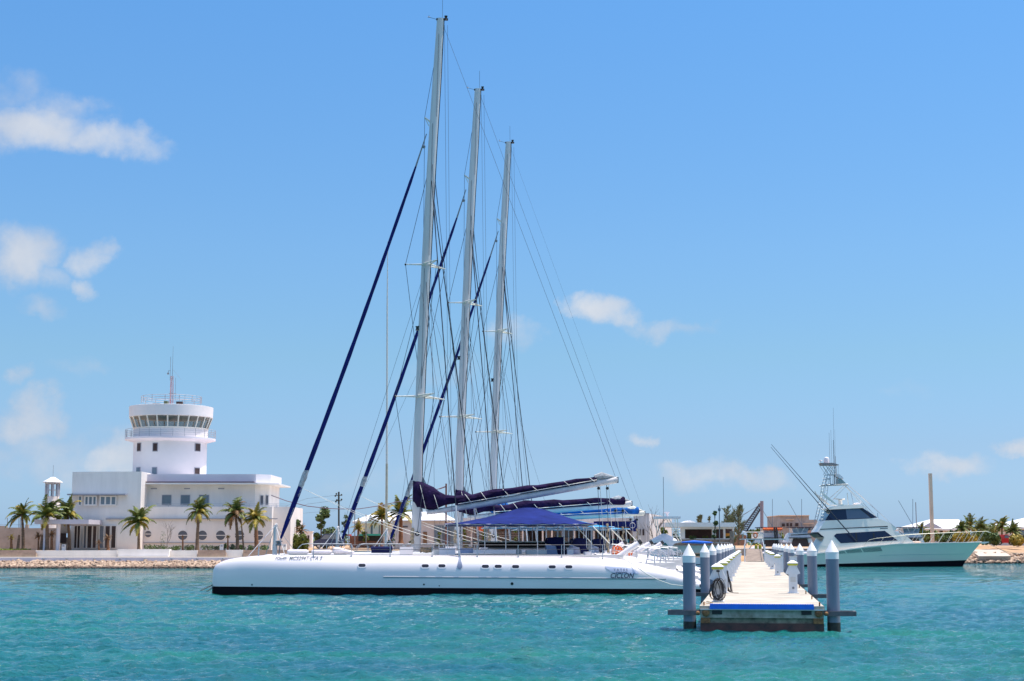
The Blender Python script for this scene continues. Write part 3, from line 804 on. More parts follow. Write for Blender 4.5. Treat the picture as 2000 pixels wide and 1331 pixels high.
MAST = [(860.5,36,.20,.10),(853.5,150,.235,.125),(845.2,280,.245,.135),(837.3,420,.25,.14),(830,560,.25,.15),(823.5,700,.25,.15),(817,860,.25,.15),(814,1000,.25,.15),(812.5,1078,.25,.15)]
def cata(org, label, cat, idx, tip_px, cover, spar, can, can_peak, mainA):
    root = thing('sailing_catamaran', (0,0,0), label, cat, 'big sailing catamarans moored side by side', local=True)
    L = lambda px, py, dy=0: Lp(px, py, dy)
    B = lambda mb, n, m, p=root, sm=False, lab=None: build(mb, n, m, p, sm, lab)
    for cy in (-HC, HC):
        B(hull_mesh(cy, 1, None), 'hull', gel, sm=True)
        B(hull_mesh(cy, None, 1), 'antifouling', antif, sm=True)
    # bridge deck
    x0, x1 = L(690,1080,-4).x, L(1215,1080,-4).x
    zd = 1.86
    mb = MB(); mb.box((x0,-4.5,1.0),(x1,4.5,zd)); B(mb, 'bridge_deck', deckm)
    mb = MB(); mb.tube([(L(537,1080).x,-HC,1.72),(L(537,1080).x,HC,1.72)], .16, 10); B(mb, 'crossbeam', mastm, sm=True)
    xc = L(537,1080).x
    mb = MB(); 
    n = 26
    for k in range(n+1): mb.box((xc+(x0-xc)*k/n-.012,-3.7,1.70),(xc+(x0-xc)*k/n+.012,3.7,1.71))
    for k in range(16): mb.box((xc,-3.7+7.4*k/15-.012,1.712),(x0,-3.7+7.4*k/15+.012,1.722))
    B(mb, 'trampoline', greym)
    # forward post with stays
    pt = L(537.3,1026); pb = L(537.3,1080)
    mb = MB(); mb.tube([(pb.x,0,1.7),(pb.x,0,pt.z)], .105, 10); mb.tube([(pb.x-.03,0,pt.z),(pb.x+.1,0,pt.z+.03)], .07, 8)
    po = B(mb, 'bow_post', mastm, sm=True)
    mb = MB(); mb.tube([(pb.x,0,pt.z),(L(502,1070).x,-3.6,1.8)], .018, 4); mb.tube([(pb.x,0,pt.z),(L(504,1070).x,3.6,1.8)], .018, 4)
    mb.tube([(pb.x,0,pt.z),(L(562,1070).x,-1.2,1.75)], .015, 4); mb.tube([(pb.x,0,pt.z),(L(575,1070).x,2.5,1.75)], .015, 4)
    B(mb, 'stay', steel, po)
    a, b = L(548.5,1052), L(812,326); top = L(833,262)
    mb = MB()
    pts = [a.lerp(b, i/24) + V((0,0,-.32*math.sin(math.pi*i/24))) for i in range(25)]
    rr = [.06,.12] + [.135-.055*i/22 + .008*math.sin(i*2.1) for i in range(22)] + [.05]
    mb.tube(pts, rr, 10); fs = B(mb, 'furled_foresail', furl, sm=True)
    mb = MB(); pw = [pts[i] for i in range(0,1)]
    q0, q1 = .135, .185
    def onf(t): i = t*24; k = int(i); return pts[k].lerp(pts[min(24,k+1)], i-k)
    if idx == 0: qs = (.135,.188)
    elif idx == 1: qs = (.165,.20)
    else: qs = (.15,.22)
    mb.tube([onf(qs[0]+(qs[1]-qs[0])*k/5) + V((.02*math.sin(k*3),0,0)) for k in range(6)], [.11,.15,.145,.165,.15,.12], 10)
    B(mb, 'worn_patch', sailw, fs, True)
    mb = MB()
    for k in range(16): 
        t = .055+.03*(k%8)/8 + (.06 if k >= 8 else 0); p = onf(t); mb.tube([p+V((-.14,0,-.03)),p+V((.14,-.15,.02))], .014, 3)
    B(mb, 'lashing', ropew, fs)
    mb = MB(); mb.tube([b, top], [.05,.025], 6); mb.ball(L(827.5,287), .1, 8, 6); B(mb, 'forestay', greym)
    mb = MB(); d0 = L(545,1062); mb.lathe((d0.x,0,d0.z-.12), [(.05,0),(.2,.03),(.2,.07),(.09,.1),(.09,.2),(.2,.22),(.2,.26),(.05,.28)], 12); mb.tube([(d0.x,0,1.75),a],.035,5); B(mb, 'furling_drum', greym, sm=True)
    # mast
    mb = MB(); rs = []
    for px, py, cx, cy in MAST:
        p = L(px, py); rs.append([(p.x+cx*math.cos(2*math.pi*k/16), cy*math.sin(2*math.pi*k/16), p.z) for k in range(16)])
    mb.rings(rs); ms = B(mb, 'mast', mastm, sm=True)
    mb = MB(); p = L(869.5,60)
    rs = []
    for px, py, cx, cy in MAST[:-1]:
        q = L(px, py); rs.append([(q.x+cx-.02,-.035,q.z),(q.x+cx+.03,-.035,q.z),(q.x+cx+.03,.035,q.z),(q.x+cx-.02,.035,q.z)])
    mb.rings(rs); B(mb, 'luff_track', wireb, ms)
    mb = MB(); p = L(871,35); mb.lathe((p.x,0,p.z-.14), [(.10,0),(.07,.06),(.07,.16),(.1,.24)], 10); mb.box((L(852,39).x,-.06,L(860,40).z),(p.x+.12,.06,L(860,38).z+.04)); B(mb, 'masthead_light', blackm, ms)
    mb = MB(); mb.tube([L(864.5,38), L(864.5,-4)], .014, 3); mb.tube([L(852,38), L(838,34), L(838,30)], .014, 3); mb.tube([L(835.5,33.5),L(840,34)], .03, 4); B(mb, 'wind_vane', greym, ms)
    mb = MB()
    p = L(817,641); mb.lathe((p.x-.04,0,p.z-.13), [(.13,0),(.09,.06),(.09,.16),(.13,.22)], 10); B(mb, 'steaming_light', blackm, ms)
    mb = MB()
    for (px, yb, yt, dx) in ((857,68,230,-.04),(845,243,500,0),(829,525,760,.02)):
        a1, b1 = L(px,yb), L(px-7*(yt-yb)/260.,yt); mb.tube([(a1.x,-.15,a1.z),(b1.x,-.155,b1.z)], .012, 3)
    B(mb, 'halyard_line', wire, ms)
    # jumper
    mb = MB(); mb.tube([L(846,246), L(840,238), L(829.5,229.5)], [.09,.06,.025], 6); mb.tube([L(838,247),L(829.5,229.5)],.02,4); B(mb, 'jumper_strut', mastc, ms)
    # spreaders
    lev = []
    for (py, mx, sc) in ((517.5, 832, 1.0), (775, 820, 1.28)):
        m0 = L(mx, py); f = L(mx-40*(1 if py < 600 else 1.2), py-.5); tips = [V((f.x,0,f.z)), V((m0.x+.62*sc,-1.5*sc,m0.z+.0)), V((m0.x+1.05*sc,1.3*sc,m0.z))]
        mb = MB()
        for t in tips:
            d = (t-m0).normalized(); s2 = d.cross(V((0,0,1))).normalized()*.16
            mb.tube([m0+V((0,0,.05))+s2, t], [.05,.025], 6); mb.tube([m0+V((0,0,-.02))-s2, t], [.05,.025], 6)
        B(mb, 'spreader', mastc, ms, True); lev.append(tips)
        mb = MB(); 
        for t in tips[:1]: mb.ball(t, .06, 8, 6)
        B(mb, 'spreader_end', wireb, ms)
    def mastpt(py):
        for (a, ya, *_), (b, yb, *_2) in zip(MAST, MAST[1:]):
            if ya <= py <= yb: return L(a+(b-a)*(py-ya)/(yb-ya), py)
    for lv, (yt, yb) in zip(lev, ((305,757),(535,1060))):
        for t in lv:
            mb = MB(); mb.tube([mastpt(yt), t, mastpt(yb)], .014, 4); B(mb, 'diamond_stay', wire)
    mb = MB(); mb.tube([mastpt(66), L(829.5,229.5), mastpt(480)+V((-.2,0,0))], .012, 4); B(mb, 'diamond_stay', wire)
    # shrouds
    for s, ty, ex in ((-1, 338, 898), (1, 345, 938)):
        e = Lp(ex, 1080, s*5.25); e.z = 1.6 if s < 0 else 1.8
        m0 = mastpt(ty)
        mb = MB(); mb.tube([m0, m0.lerp(e,.15), e], [.016,.030,.030], 5); sh = B(mb, 'shroud', wireb)
        mb = MB(); mb.tube([m0.lerp(e,.87), e], [.045,.05], 6); B(mb, 'rigging_screw', steel, sh)
        if s < 0:
            mb = MB(); xq = e.x; rws = [(1.84,.03),(1.78,.05),(1.70,.06),(1.6,.075),(1.5,.09),(1.4,.11),(1.3,.13),(1.24,.12),(1.19,.08),(1.17,.03)]
            pts_ = [(xq+s2*w, z) for z, w in rws for s2 in (-1,1)]
            side_decal(mb, pts_, [(2*k,2*k+1,2*k+3,2*k+2) for k in range(len(rws)-1)], off=.04); B(mb, 'chainplate', mat('chainplate_blue_grey',(.16,.20,.30),.5))
    for (x_t, y_t, x_b, dyb, tt) in ((822,560,905,-4.6,.012),(845,300,925,4.8,.012),(868,50,868.5+9,.2,.011),(874,50,874+9,-.2,.011),(838,300,850,3,.010),(830,560,990,3.5,.009),(826,700,770,-3.5,.009),(833,520,655,0,.010)):
        mb = MB(); a1 = L(x_t,y_t); e = Lp(x_b, 1075, dyb); mb.tube([a1, e], tt, 3); B(mb, 'halyard', wire)
    # boom + cover
    bt = Lp(1206, 938, 0); g0 = L(833, 1001)
    o2 = V((org.x, org.y, 0))
    tgt = Lp(tip_px[0], tip_px[1], 0, org)
    dz = lambda x: (tgt.z-bt.z)*max(0, (x-g0.x))/(bt.x-g0.x)
    mb = MB(); rs = []
    for i in range(21):
        t = i/20; px = 833+(1206-833)*t; py = 1001.5-(1001.5-937.5)*t**1.08
        p = L(px, py); h = .12+.055*min(1,t*4); 
        rs.append([(p.x, .15*math.cos(2*math.pi*k/12), p.z+dz(p.x)+h*math.sin(2*math.pi*k/12)) for k in range(12)])
    mb.rings(rs); bo = B(mb, 'boom', spar, sm=True)
    CV = [(806.5,939,980,.20),(815,938.5,991,.34),(825,940,994,.36),(835,946,996,.36),(847,953,996,.36),(858,960,992,.36),(870,965.5,988,.34),(890,969,983.5,.32),(910,967,981,.30),(925,965,979,.30),(945,961,975.5,.29),(965,958,972,.27),(985,956,967,.26),(1000,955,964.5,.25),(1030,951,959.5,.24),(1050,950,956,.24),(1075,945.5,953,.22),(1100,942.5,949.5,.2),(1125,937.5,946,.18),(1150,935.5,942.5,.17),(1165,933,939,.15)]
    if idx: CV = CV[:-2]+[(1155,935.5,943,.18),(1172,933,941,.2),(1188,930.5,938,.19),(1191,931,937,.1)]
    mb = MB(); rs = []; rnd = random.Random(idx)
    zscale = 1.0 if idx < 2 else .75
    for i, (px, yt, yb, hw) in enumerate(CV):
        p, q = L(px, yt), L(px, yb)
        if px > 905:
            lift = (.06 if idx == 0 else .16)*min(1,(px-925)/40)
            zt_, zb_ = p.z+lift, q.z-(.09 if idx == 0 else .17)
        else: zt_, zb_ = p.z, q.z
        cz, hh = (zt_+zb_)/2, (zt_-zb_)/2
        hh *= 1+.08*math.sin(i*1.9); 
        hw = max(hw, .21) if idx else hw*1.05
        rs.append([(p.x, hw*(1+.17*math.sin(i*2.3+k*1.7)+.07*math.sin(i*5.1-k*2.3))*math.cos(2*math.pi*k/16), cz+dz(p.x)+hh*(1+.04*math.sin(k*3+i))*math.sin(2*math.pi*k/16)) for k in range(16)])
    mb.rings(rs); cv = B(mb, 'sail_cover', cover, bo, True)
    mb = MB(); p = L(1172,932.5); q = L(1200,932); mb.tube([(p.x-.3,0,p.z+dz(p.x)-.02),(p.x+.1,0,p.z+dz(p.x)+.08),(q.x,0,q.z+dz(q.x))], [.14,.2,.04], 8); B(mb, 'exposed_sail', sailw if idx < 2 else mastc, bo, True)
    for px in (826, 851, 915, 945, 988, 1045, 1108, 1158):
        yt, yb = interp([(c[0],c[1]) for c in CV], px), interp([(c[0],c[2]) for c in CV], px)
        p, q = L(px, yt), L(px+3, yb+4); mb = MB()
        cz, hh = (p.z+q.z)/2+dz(p.x), (p.z-q.z)/2
        hwq = interp([(c[0],c[3]) for c in CV], px)+.05
        mb.tube([(p.x-.2*math.sin(2*math.pi*k/14), -hwq*math.cos(2*math.pi*k/14), cz+(hh+.02)*math.sin(2*math.pi*k/14)) for k in range(15)], .016, 4); B(mb, 'sail_tie', ropew, cv)
    mb = MB(); a1, b1 = L(895,985), L(1165,938); mb.tube([(a1.x,-.33,a1.z+dz(a1.x)),(b1.x,-.18,b1.z+dz(b1.x))], .022, 4); B(mb, 'reefing_line', ropew, bo)
    mb = MB(); mb.box((bt.x-.05,-.12,tgt.z-.16),(bt.x+.05,.12,tgt.z+.16)); B(mb, 'boom_end_cap', greym, bo)
    mb = MB(); p = mastpt(925); q = L(843,965); mb.prism([(p.x+.2,p.z),(q.x,q.z),(p.x+.25,L(828,945).z)], -.05, .05); B(mb, 'sail_head', sailw, bo)
    # topping lifts, mainsheets
    tl = mastpt(48)
    for dyy, xx in ((.0,0),):
        mb = MB(); mb.tube([tl+V((.15,dyy,0)), (bt.x-.1+xx, dyy*.5, tgt.z+.15)], .0085 if idx < 2 else .005, 4); B(mb, 'topping_lift', wire)
    for px in (1169, 1186):
        p = L(px, 945); e = L(px+8, 1090)
        for k in (-.05,.06):
            mb = MB(); mb.tube([(p.x+k,0,tgt.z-.05),(e.x+k*2,0,1.9)], .014, 4); B(mb, 'mainsheet', ropew if k>0 else wire)
        mb = MB(); mb.ball((p.x,0,tgt.z-.45), .085, 8, 6); B(mb, 'block', blackm)
    mb = MB(); p = L(1187,1060); mb.tube([(p.x+.04*math.sin(i),0.06*math.cos(i*1.3),1.95+i*.09) for i in range(18)], [.05+.03*math.sin(i*2) for i in range(18)], 6); B(mb, 'rope_bundle', ropet)
    # foresail sheets
    cl = L(592, 955); 
    for (ex, ey, dyy) in ((897,1064,-2.5),(880,1068,2.5)):
        e = Lp(ex, ey, dyy); mb = MB(); mb.tube([cl.lerp(e, k/10)+V((0,0,-.25*math.sin(math.pi*k/10))) for k in range(11)], [.007+.0008*k for k in range(11)], 4); B(mb, 'foresail_sheet', ropew)
    mb = MB(); a1, b1 = L(838,860), L(705,968); mb.tube([L(812,735), b1], .008, 3); B(mb, 'halyard', wire)
    # mast foot
    mb = MB(); p = L(805,1070)
    zt1 = L(808,1032).z
    mb.tube([(p.x+.02*math.sin(i*2), -.15+.05*math.cos(i), zt1-.1*i) for i in range(9)], [.09+.03*math.sin(i*2.7) for i in range(9)], 7); B(mb, 'rope_coil', ropet)
    mb = MB(); mb.tube([(L(815,1043).x+.1*math.cos(k*.63),-.2,L(815,1043).z+.1*math.sin(k*.63)) for k in range(11)], .03, 5); B(mb, 'rope_coil', ropeb)
    rnd = random.Random(3+idx); mb = MB(); c = L(833,1075)
    for s in range(5):
        mb.tube([(c.x+rnd.uniform(-.35,.35), rnd.uniform(-.5,.2), 1.95+rnd.uniform(0,.28)) for k in range(14)], .03, 5)
    B(mb, 'rope_pile', ropet)
    for (p0,p1,y0,y1,dy0,dy1,m) in ((781,806,1069,1080,-2.2,-.6,gel),(846,858,1073,1080,-3.2,-2.4,deckm),(858,889,1071,1080,-3.4,-2.2,gel)):
        a1, b1 = Lp(p0,y0,dy0), Lp(p1,y1,dy0); mb = MB(); mb.box((a1.x,dy0,zd),(b1.x,dy1,a1.z)); B(mb, 'deck_locker', m)
    # cockpit
    def bx(name, p0, p1, y0, y1, dy0, dy1, m, par=root):
        a1, b1 = Lp(p0,y0,dy0), Lp(p1,y1,dy0); mb = MB(); mb.box((a1.x,dy0,b1.z),(b1.x,dy1,a1.z)); return B(mb, name, m, par)
    bx('bench', 896, 924, 1071.5, 1081, -3.3, -2.6, ppl)
    bx('bench', 924, 1008, 1073.5, 1081.5, -3.6, -2.9, gel)
    bx('bench', 1008.3, 1019, 1074, 1082, -3.6, -2.9, greym)
    bx('seat_cushion', 953, 1062, 1066.5, 1072.5, 1.0, 1.6, mastm)
    t1 = bx('table', 896, 1066, 1057.6, 1059.4, -1.2, 1.2, mastc)
    bx('table_front', 936, 1064, 1059.6, 1070, -.2, .2, darkin, t1)
    bx('cockpit_floor_box', 1028, 1068, 1074.5, 1083, -3.0, -2.2, deckm)
    for (p0, p1, yt, dyc) in ((1067,1106,1049,-2.4),(1118,1147,1052,2.0)):
        w = (p1-p0)
        o1 = [(p0+.06*w,yt+2),(p0+w*.35,yt+.5),(p1-w*.12,yt),(p1-w*.08,yt+14),(p1+w*.08,1085.5),(p1-w*.38,1085.5),(p1-w*.5,yt+17),(p0,yt+12)]
        mb = MB(); mb.prism([(Lp(x,y,dyc).x, Lp(x,y,dyc).z) for x,y in o1], dyc, dyc+1.3); hs = B(mb, 'helm_cover', navyh)
        o1 = [(p0,yt+15.3),(p1-w*.52,yt+17.6),(p1-w*.4,1085),(p0,1085)]
        mb = MB(); mb.prism([(Lp(x,y,dyc).x, Lp(x,y,dyc).z) for x,y in o1], dyc+.05, dyc+1.2); B(mb, 'helm_console', ppl)
    bx('locker', 1142, 1156, 1078, 1087, -3.4, -2.6, gel); bx('locker', 1108, 1120, 1072, 1086, -3.0, -2.2, gel); bx('switch_box', 1148, 1153.5, 1060, 1074, .5, .7, greym)
    mb = MB(); p = Lp(1162.5,1085,-3.5); 
    mb.rings([[(p.x+r*math.cos(2*math.pi*k/14), -3.5+yy, p.z+r*math.sin(2*math.pi*k/14)) for k in range(14)] for r, yy in ((.10,-.02),(.12,0),(.12,.3),(.08,.3))]); wn_ = B(mb, 'winch', gel, sm=True)
    mb = MB(); mb.rings([[(p.x+r*math.cos(2*math.pi*k/14), -3.53+yy, p.z+r*math.sin(2*math.pi*k/14)) for k in range(14)] for r, yy in ((.07,0),(.07,.005))]); B(mb, 'winch_drum', blackm, wn_)
    # canopy
    pe = Lp(1010,1022,-4.3); u0, u1 = Lp(869.5,1020,-4.3).x, Lp(1166,1020,-4.3).x
    ze = Lp(1000,1022.6,-4.3).z; zpk = L(1014,991).z if can_peak is None else ze + can_peak
    nu, nv = 28, 20; vs = []; fsq = []
    for sgn in (0, 1):
        for i in range(nu+1):
            for j in range(nv+1):
                uu = -1+2*i/nu; vv = -1+2*j/nv
                f = interp([(-1,0),(-.82,.10),(-.66,.22),(-.42,.42),(-.14,.74),(0,.93),(.1,1),(.25,.985),(.36,.9),(.56,.62),(.76,.33),(.9,.13),(1,0)], uu)*(1-abs(vv)**1.35)
                scal = -.05*abs(math.sin(uu*math.pi*3.5))*(abs(vv) > .98)
                vs.append(((u0+u1)/2+(u1-u0)/2*uu, 4.3*vv, ze+(zpk-ze)*f+scal-.035*sgn))
    N1 = (nu+1)*(nv+1)
    for i in range(nu):
        for j in range(nv):
            a1 = i*(nv+1)+j; fsq.append((a1,a1+nv+1,a1+nv+2,a1+1)); fsq.append((N1+a1,N1+a1+1,N1+a1+nv+2,N1+a1+nv+1))
    mb = MB(); mb.add(vs, fsq); cn = B(mb, 'canopy', can, sm=True)
    mb = MB(); 
    for s in (-1,1): mb.tube([(u0,s*4.25,ze-.06),(u1,s*4.25,ze-.06)], .03, 5)
    for e in (u0,u1): mb.tube([(e,-4.25,ze-.06),(e,4.25,ze-.06)], .03, 5)
    B(mb, 'canopy_frame', steel, cn)
    for s in (-1, 1):
        for px in (874, 947, 988, 1050, 1102, 1155) if s < 0 else (900, 935, 1014, 1040, 1066, 1090, 1120, 1140):
            x = Lp(px,1060,s*4.2).x; mb = MB(); mb.tube([(x,s*4.15,1.85),(x,s*4.15,ze-.06)], .024, 5); B(mb, 'canopy_pole', steel, cn)
    for px0, px1 in ((1157,1190),(1125,1156)):
        mb = MB(); mb.tube([(Lp(px0,1028,-2).x,-2,ze-.1),(Lp(px1,1062,-2).x,-2,Lp(px1,1062,-2).z)], .028, 5); B(mb, 'canopy_brace', mastc, cn)
    # rails
    for s in (-1, 1):
        mb = MB(); yq = s*5.25 if s < 0 else 5.25
        xs = [Lp(px,1080,s*5.2).x for px in (612,686,762,844,932,1012,1097,1177)]
        for x in xs:
            zt2 = min(1.93, h_top(x)); m2 = MB(); m2.tube([(x,s*5.2,zt2-.25),(x,s*5.2,2.36)], .02, 5); m2.tube([(x,s*5.2,zt2-.25),(x,s*5.2,zt2-.05)], .04, 5); B(m2, 'stanchion', steel)
        mb.tube([(x,s*5.2,2.36) for x in xs], .012, 4); mb.tube([(x,s*5.2,2.13) for x in xs], .012, 4)
        B(mb, 'lifeline', wire)
        mb = MB(); xa_, xb_ = Lp(548,1084,s*4.9).x, Lp(1170,1086,s*4.9).x
        nn = 30; pts = [(xa_+(xb_-xa_)*k/nn, s*(HC+.52), h_top(xa_+(xb_-xa_)*k/nn)+.012-.03) for k in range(nn+1)]
        mb.tube(pts, .022, 5); B(mb, 'toe_rail', greym)
        # bow pulpit posts
        for px in (505, 533):
            x = Lp(px,1080,s*4.9).x; m2 = MB(); m2.tube([(x,s*4.8,h_top(x)-.1),(x,s*4.8,h_top(x)+.55)], .022, 5); B(m2, 'stanchion', steel)
        x = Lp(498,1080,s*4.9).x; xe = Lp(690,1080,s*4.9).x
    for dyy in (-1.5, 1.5):
        mb = MB(); q = [(578,1081),(583,1070),(590,1064),(600,1062.5),(650,1062.5),(686,1063),(690,1072)]
        mb.tube([Lp(x,y,dyy) for x,y in q], .022, 5); B(mb, 'fore_rail', steel)
    # stern: davit, steps, ladder hoops
    for k, (dyc) in enumerate((-3.4, 3.2)):
        a1, b1 = Lp(1201,1092,-3.4), Lp(1247,1061.5,-3.4); a1.y = b1.y = dyc
        mb = MB(); mb.tube([a1, b1], [.14,.14], 12); dv = B(mb, 'davit', gel, sm=True)
        mb = MB(); d = (b1-a1).normalized(); mb.tube([b1, b1+d*.18], [.15,.13], 8); mb.tube([b1-V((.05,0,.15)), b1-V((.5,0,.45))], .04, 5); B(mb, 'davit_end', blackm, dv)
    for s in (-1, 1):
        cyy = s*HC
        for k in range(6):
            xk = XS-.9-k*.72; zt3 = h_top(xk)
            mb = MB(); mb.box((xk-.33,cyy-.35,zt3-.3),(xk+.33,cyy+.75,zt3+.05-.02*k)); B(mb, 'stern_step', deckm)
            mb = MB(); mb.box((xk+.30,cyy-.3,zt3-.05),(xk+.338,cyy+.7,zt3+.03-.02*k)); B(mb, 'step_edge', greym)
    for (p0, p1, yb0, yb1, yt) in ((1262,1279,1103,1108,1078),(1289,1301,1100,1102,1078)):
        dyc = -HC-.1 if p0 < 1280 else -HC+.9
        P = [Lp(p0,yb0,dyc), Lp(p0+3,yt+5,dyc), Lp(p0+6,yt,dyc), Lp(p1-6,yt,dyc), Lp(p1-1,yt+7,dyc), Lp(p1,yb1,dyc)]
        mb = MB(); mb.tube(P, .03, 6); mb.tube([P[0].lerp(P[1],.5), P[5].lerp(P[4],.5)], .02, 5); B(mb, 'stern_hoop', steel)
    mb = MB(); 
    for s in (-1,1):
        P = [(XS-.15,s*HC-.3,.25),(XS+.12,s*HC-.3,.55),(XS-.2,s*HC-.3,.95),(XS-.45,s*HC-.3,1.15)]
        mb.tube(P, .03, 5); mb.tube([(x,y+.5,z) for x,y,z in P], .03, 5); mb.tube([P[1],(P[1][0],P[1][1]+.5,P[1][2])], .03, 5)
    B(mb, 'swim_ladder', blackm)
    mb = MB()   # stern rail clutter
    rnd = random.Random(17)
    for dyy in (-2.6, -.5, 2.0):
        mb = MB()
        xa_ = Lp(1195,1080,dyy).x; xb_ = Lp(1290,1080,dyy).x
        for z in (2.1, 2.4): mb.tube([(xa_,dyy,z),(xb_,dyy,z-.25)], .018, 4)
        for k in range(5): mb.tube([(xa_+(xb_-xa_)*k/4,dyy,1.6),(xa_+(xb_-xa_)*k/4,dyy,2.4-.06*k)], .02, 4)
        B(mb, 'stern_rail', steel)
    mb = MB(); mb.box((x1,-3.8,1.1),(Lp(1300,1080,0).x,3.8,1.45)); B(mb, 'stern_platform', deckm)
    # portholes etc on near hull
    for px, py in ((707,1105),(830.5,1106),(863,1106),(948,1107),(973,1107),(1007,1107.5),(1078.5,1108),(1111,1108)):
        c = Lp(px, py, -HC-1.05); f = MB(); o1 = pill(c.x, c.z-.015, .22, .115); o2_ = pill(c.x, c.z+.01, .178, .078)
        n = len(o1); off = lambda p, d: (p[0], -HC-h_half(p[0],p[1])-d, p[1])
        f.add([off(p,-.02) for p in o1]+[off(p,.02) for p in o1]+[off(p,.02) for p in o2_]+[off(p,.0) for p in o2_], [(k,(k+1)%n,(k+1)%n+n,k+n) for k in range(n)]+[(k+n,(k+1)%n+n,(k+1)%n+2*n,k+2*n) for k in range(n)]+[(k+2*n,(k+1)%n+2*n,(k+1)%n+3*n,k+3*n) for k in range(n)])
        fr = B(f, 'porthole', gel); g = MB(); side_decal(g, o2_, [tuple(range(n))], off=.008); B(g, 'pane', smoke, fr)
    for px, py, r in ((828,1142,.045),(858,1144.5,.03),(1000,1140.5,.075),(490,1143,.05),(1120,1130.5,.02)):
        c = Lp(px, py, -HC-1.0); mb = MB(); side_decal(mb, [(c.x+r*math.cos(k*.5236), c.z+r*math.sin(k*.5236)) for k in range(12)], [tuple(range(12))], off=.012); B(mb, 'vent_hole', blackm if px != 490 else greym)
    a1, b1 = Lp(749,1127.7,-HC-1), Lp(1301,1131.5,-HC-1); mb = MB(); nn = 40
    rs = []
    for k in range(nn+1):
        x = a1.x+(b1.x-a1.x)*k/nn; z = a1.z+(b1.z-a1.z)*k/nn; y = -HC-h_half(x,z)
        rs.append([(x,y+.02,z-.035),(x,y-.025,z-.028),(x,y-.03,z+.02),(x,y+.02,z+.035)])
    mb.rings(rs); B(mb, 'rub_strake', mat('strake_grey', (.30,.34,.37), .5))
    mb = MB(); a1, b1 = Lp(749,1126.6,-HC-1), Lp(1290,1130.2,-HC-1); rs = []
    for k in range(nn+1):
        x = a1.x+(b1.x-a1.x)*k/nn; z = a1.z+(b1.z-a1.z)*k/nn+.012; y = -HC-h_half(x,z); rs.append([(x,y+.01,z-.01),(x,y-.02,z-.01),(x,y-.012,z+.012),(x,y+.01,z+.012)])
    mb.rings(rs); B(mb, 'rub_strake', gel)
    if mainA:
        def hull_text(txt, px0, py0, px1, size_px, shear, m, name='lettering', sp=1.0):
            vs, fs = text_verts(txt, 1.0, shear, sp)
            P0, P1 = Lp(px0,py0,-HC-.9), Lp(px1,py0,-HC-.9)
            w = max(v.x for v in vs)-min(v.x for v in vs); mn = min(v.x for v in vs)
            sx = (P1.x-P0.x)/w; hgt = max(v.y for v in vs); sz = (size_px*(P1.x-P0.x)/(px1-px0))/hgt
            mb = MB(); side_decal(mb, [(P0.x+(v.x-mn)*sx, P0.z+v.y*sz) for v in vs], fs, off=.035)
            B(mb, name, m)
        hull_text('FOLIO. ', 536, 1093.2, 559, 5.2, .25, letterg)
        hull_text('MC5294T LTA 5', 564, 1093.4, 629, 6.2, .25, letterg)
        hull_text('CICLON', 1192, 1129.3, 1238, 9.8, .28, letter)
        hull_text('Y A T E S', 1198, 1115, 1225, 4.2, .0, letter, sp=1.1)
        mb = MB(); o = []
        c0, c1 = Lp(1181,1107,-HC-1), Lp(1245,1107,-HC-1); 
        zl = [(1181,1106.5),(1196,1107.5),(1212,1108),(1228,1109),(1240,1113),(1250,1121),(1238,1122),(1222,1121.6),(1205,1121),(1193,1117),(1185,1111.5)]
        pp = [(Lp(x,y,-HC-1).x, Lp(x,y,-HC-1).z) for x,y in zl]
        cxx = sum(p[0] for p in pp)/len(pp); czz = sum(p[1] for p in pp)/len(pp)
        n = len(pp); rg = [(cxx+(x-cxx)*q, czz+(z-czz)*q) for q in (0.33,.66,1) for x,z in pp]
        side_decal(mb, rg+[(cxx,czz)], [(3*n,k,(k+1)%n) for k in range(n)]+[(k+j*n,(k+1)%n+j*n,(k+1)%n+(j+1)*n,k+(j+1)*n) for j in range(2) for k in range(n)], off=.022)
        B(mb, 'emblem', logo)
        mb = MB(); m0 = [Lp(1202+k*1.25, 1118+.9*math.sin(k*1.9), -HC-1) for k in range(19)]
        mb.tube([(p.x,-HC-h_half(p.x,p.z)-.035,p.z) for p in m0], .014, 3); B(mb, 'script_mark', letter)
    root.location = (org.x, org.y, 0); root.rotation_euler = (0, 0, S_ROT)
    return root
OB = W(895.5, 1075, 96.7); OB = V((OB.x, 96.7, 0))
OC = W(962, 1072, 110.0); OC = V((OC.x, 110.0, 0))
catA = cata(A0, 'white catamaran nearest the camera with CICLON on its hull and a navy tent canopy', 'catamaran', 0, (1206,938), navyd, mastm, navy, None, True)
catB = cata(OB, 'middle catamaran of three with purple-navy sail cover and light blue canopy', 'catamaran', 1, (1231,984), navyd, mastm, lblue, .62, False)
catC = cata(OC, 'rearmost catamaran with bright blue sail cover on a cream boom and the shortest looking mast', 'catamaran', 2, (1256,1003), bblue, mastc, lblue, .45, False)
def toW(p, org=A0, rot=S_ROT):
    c, s = math.cos(rot), math.sin(rot); return V((p.x*c-p.y*s+org.x, p.x*s+p.y*c+org.y, p.z))
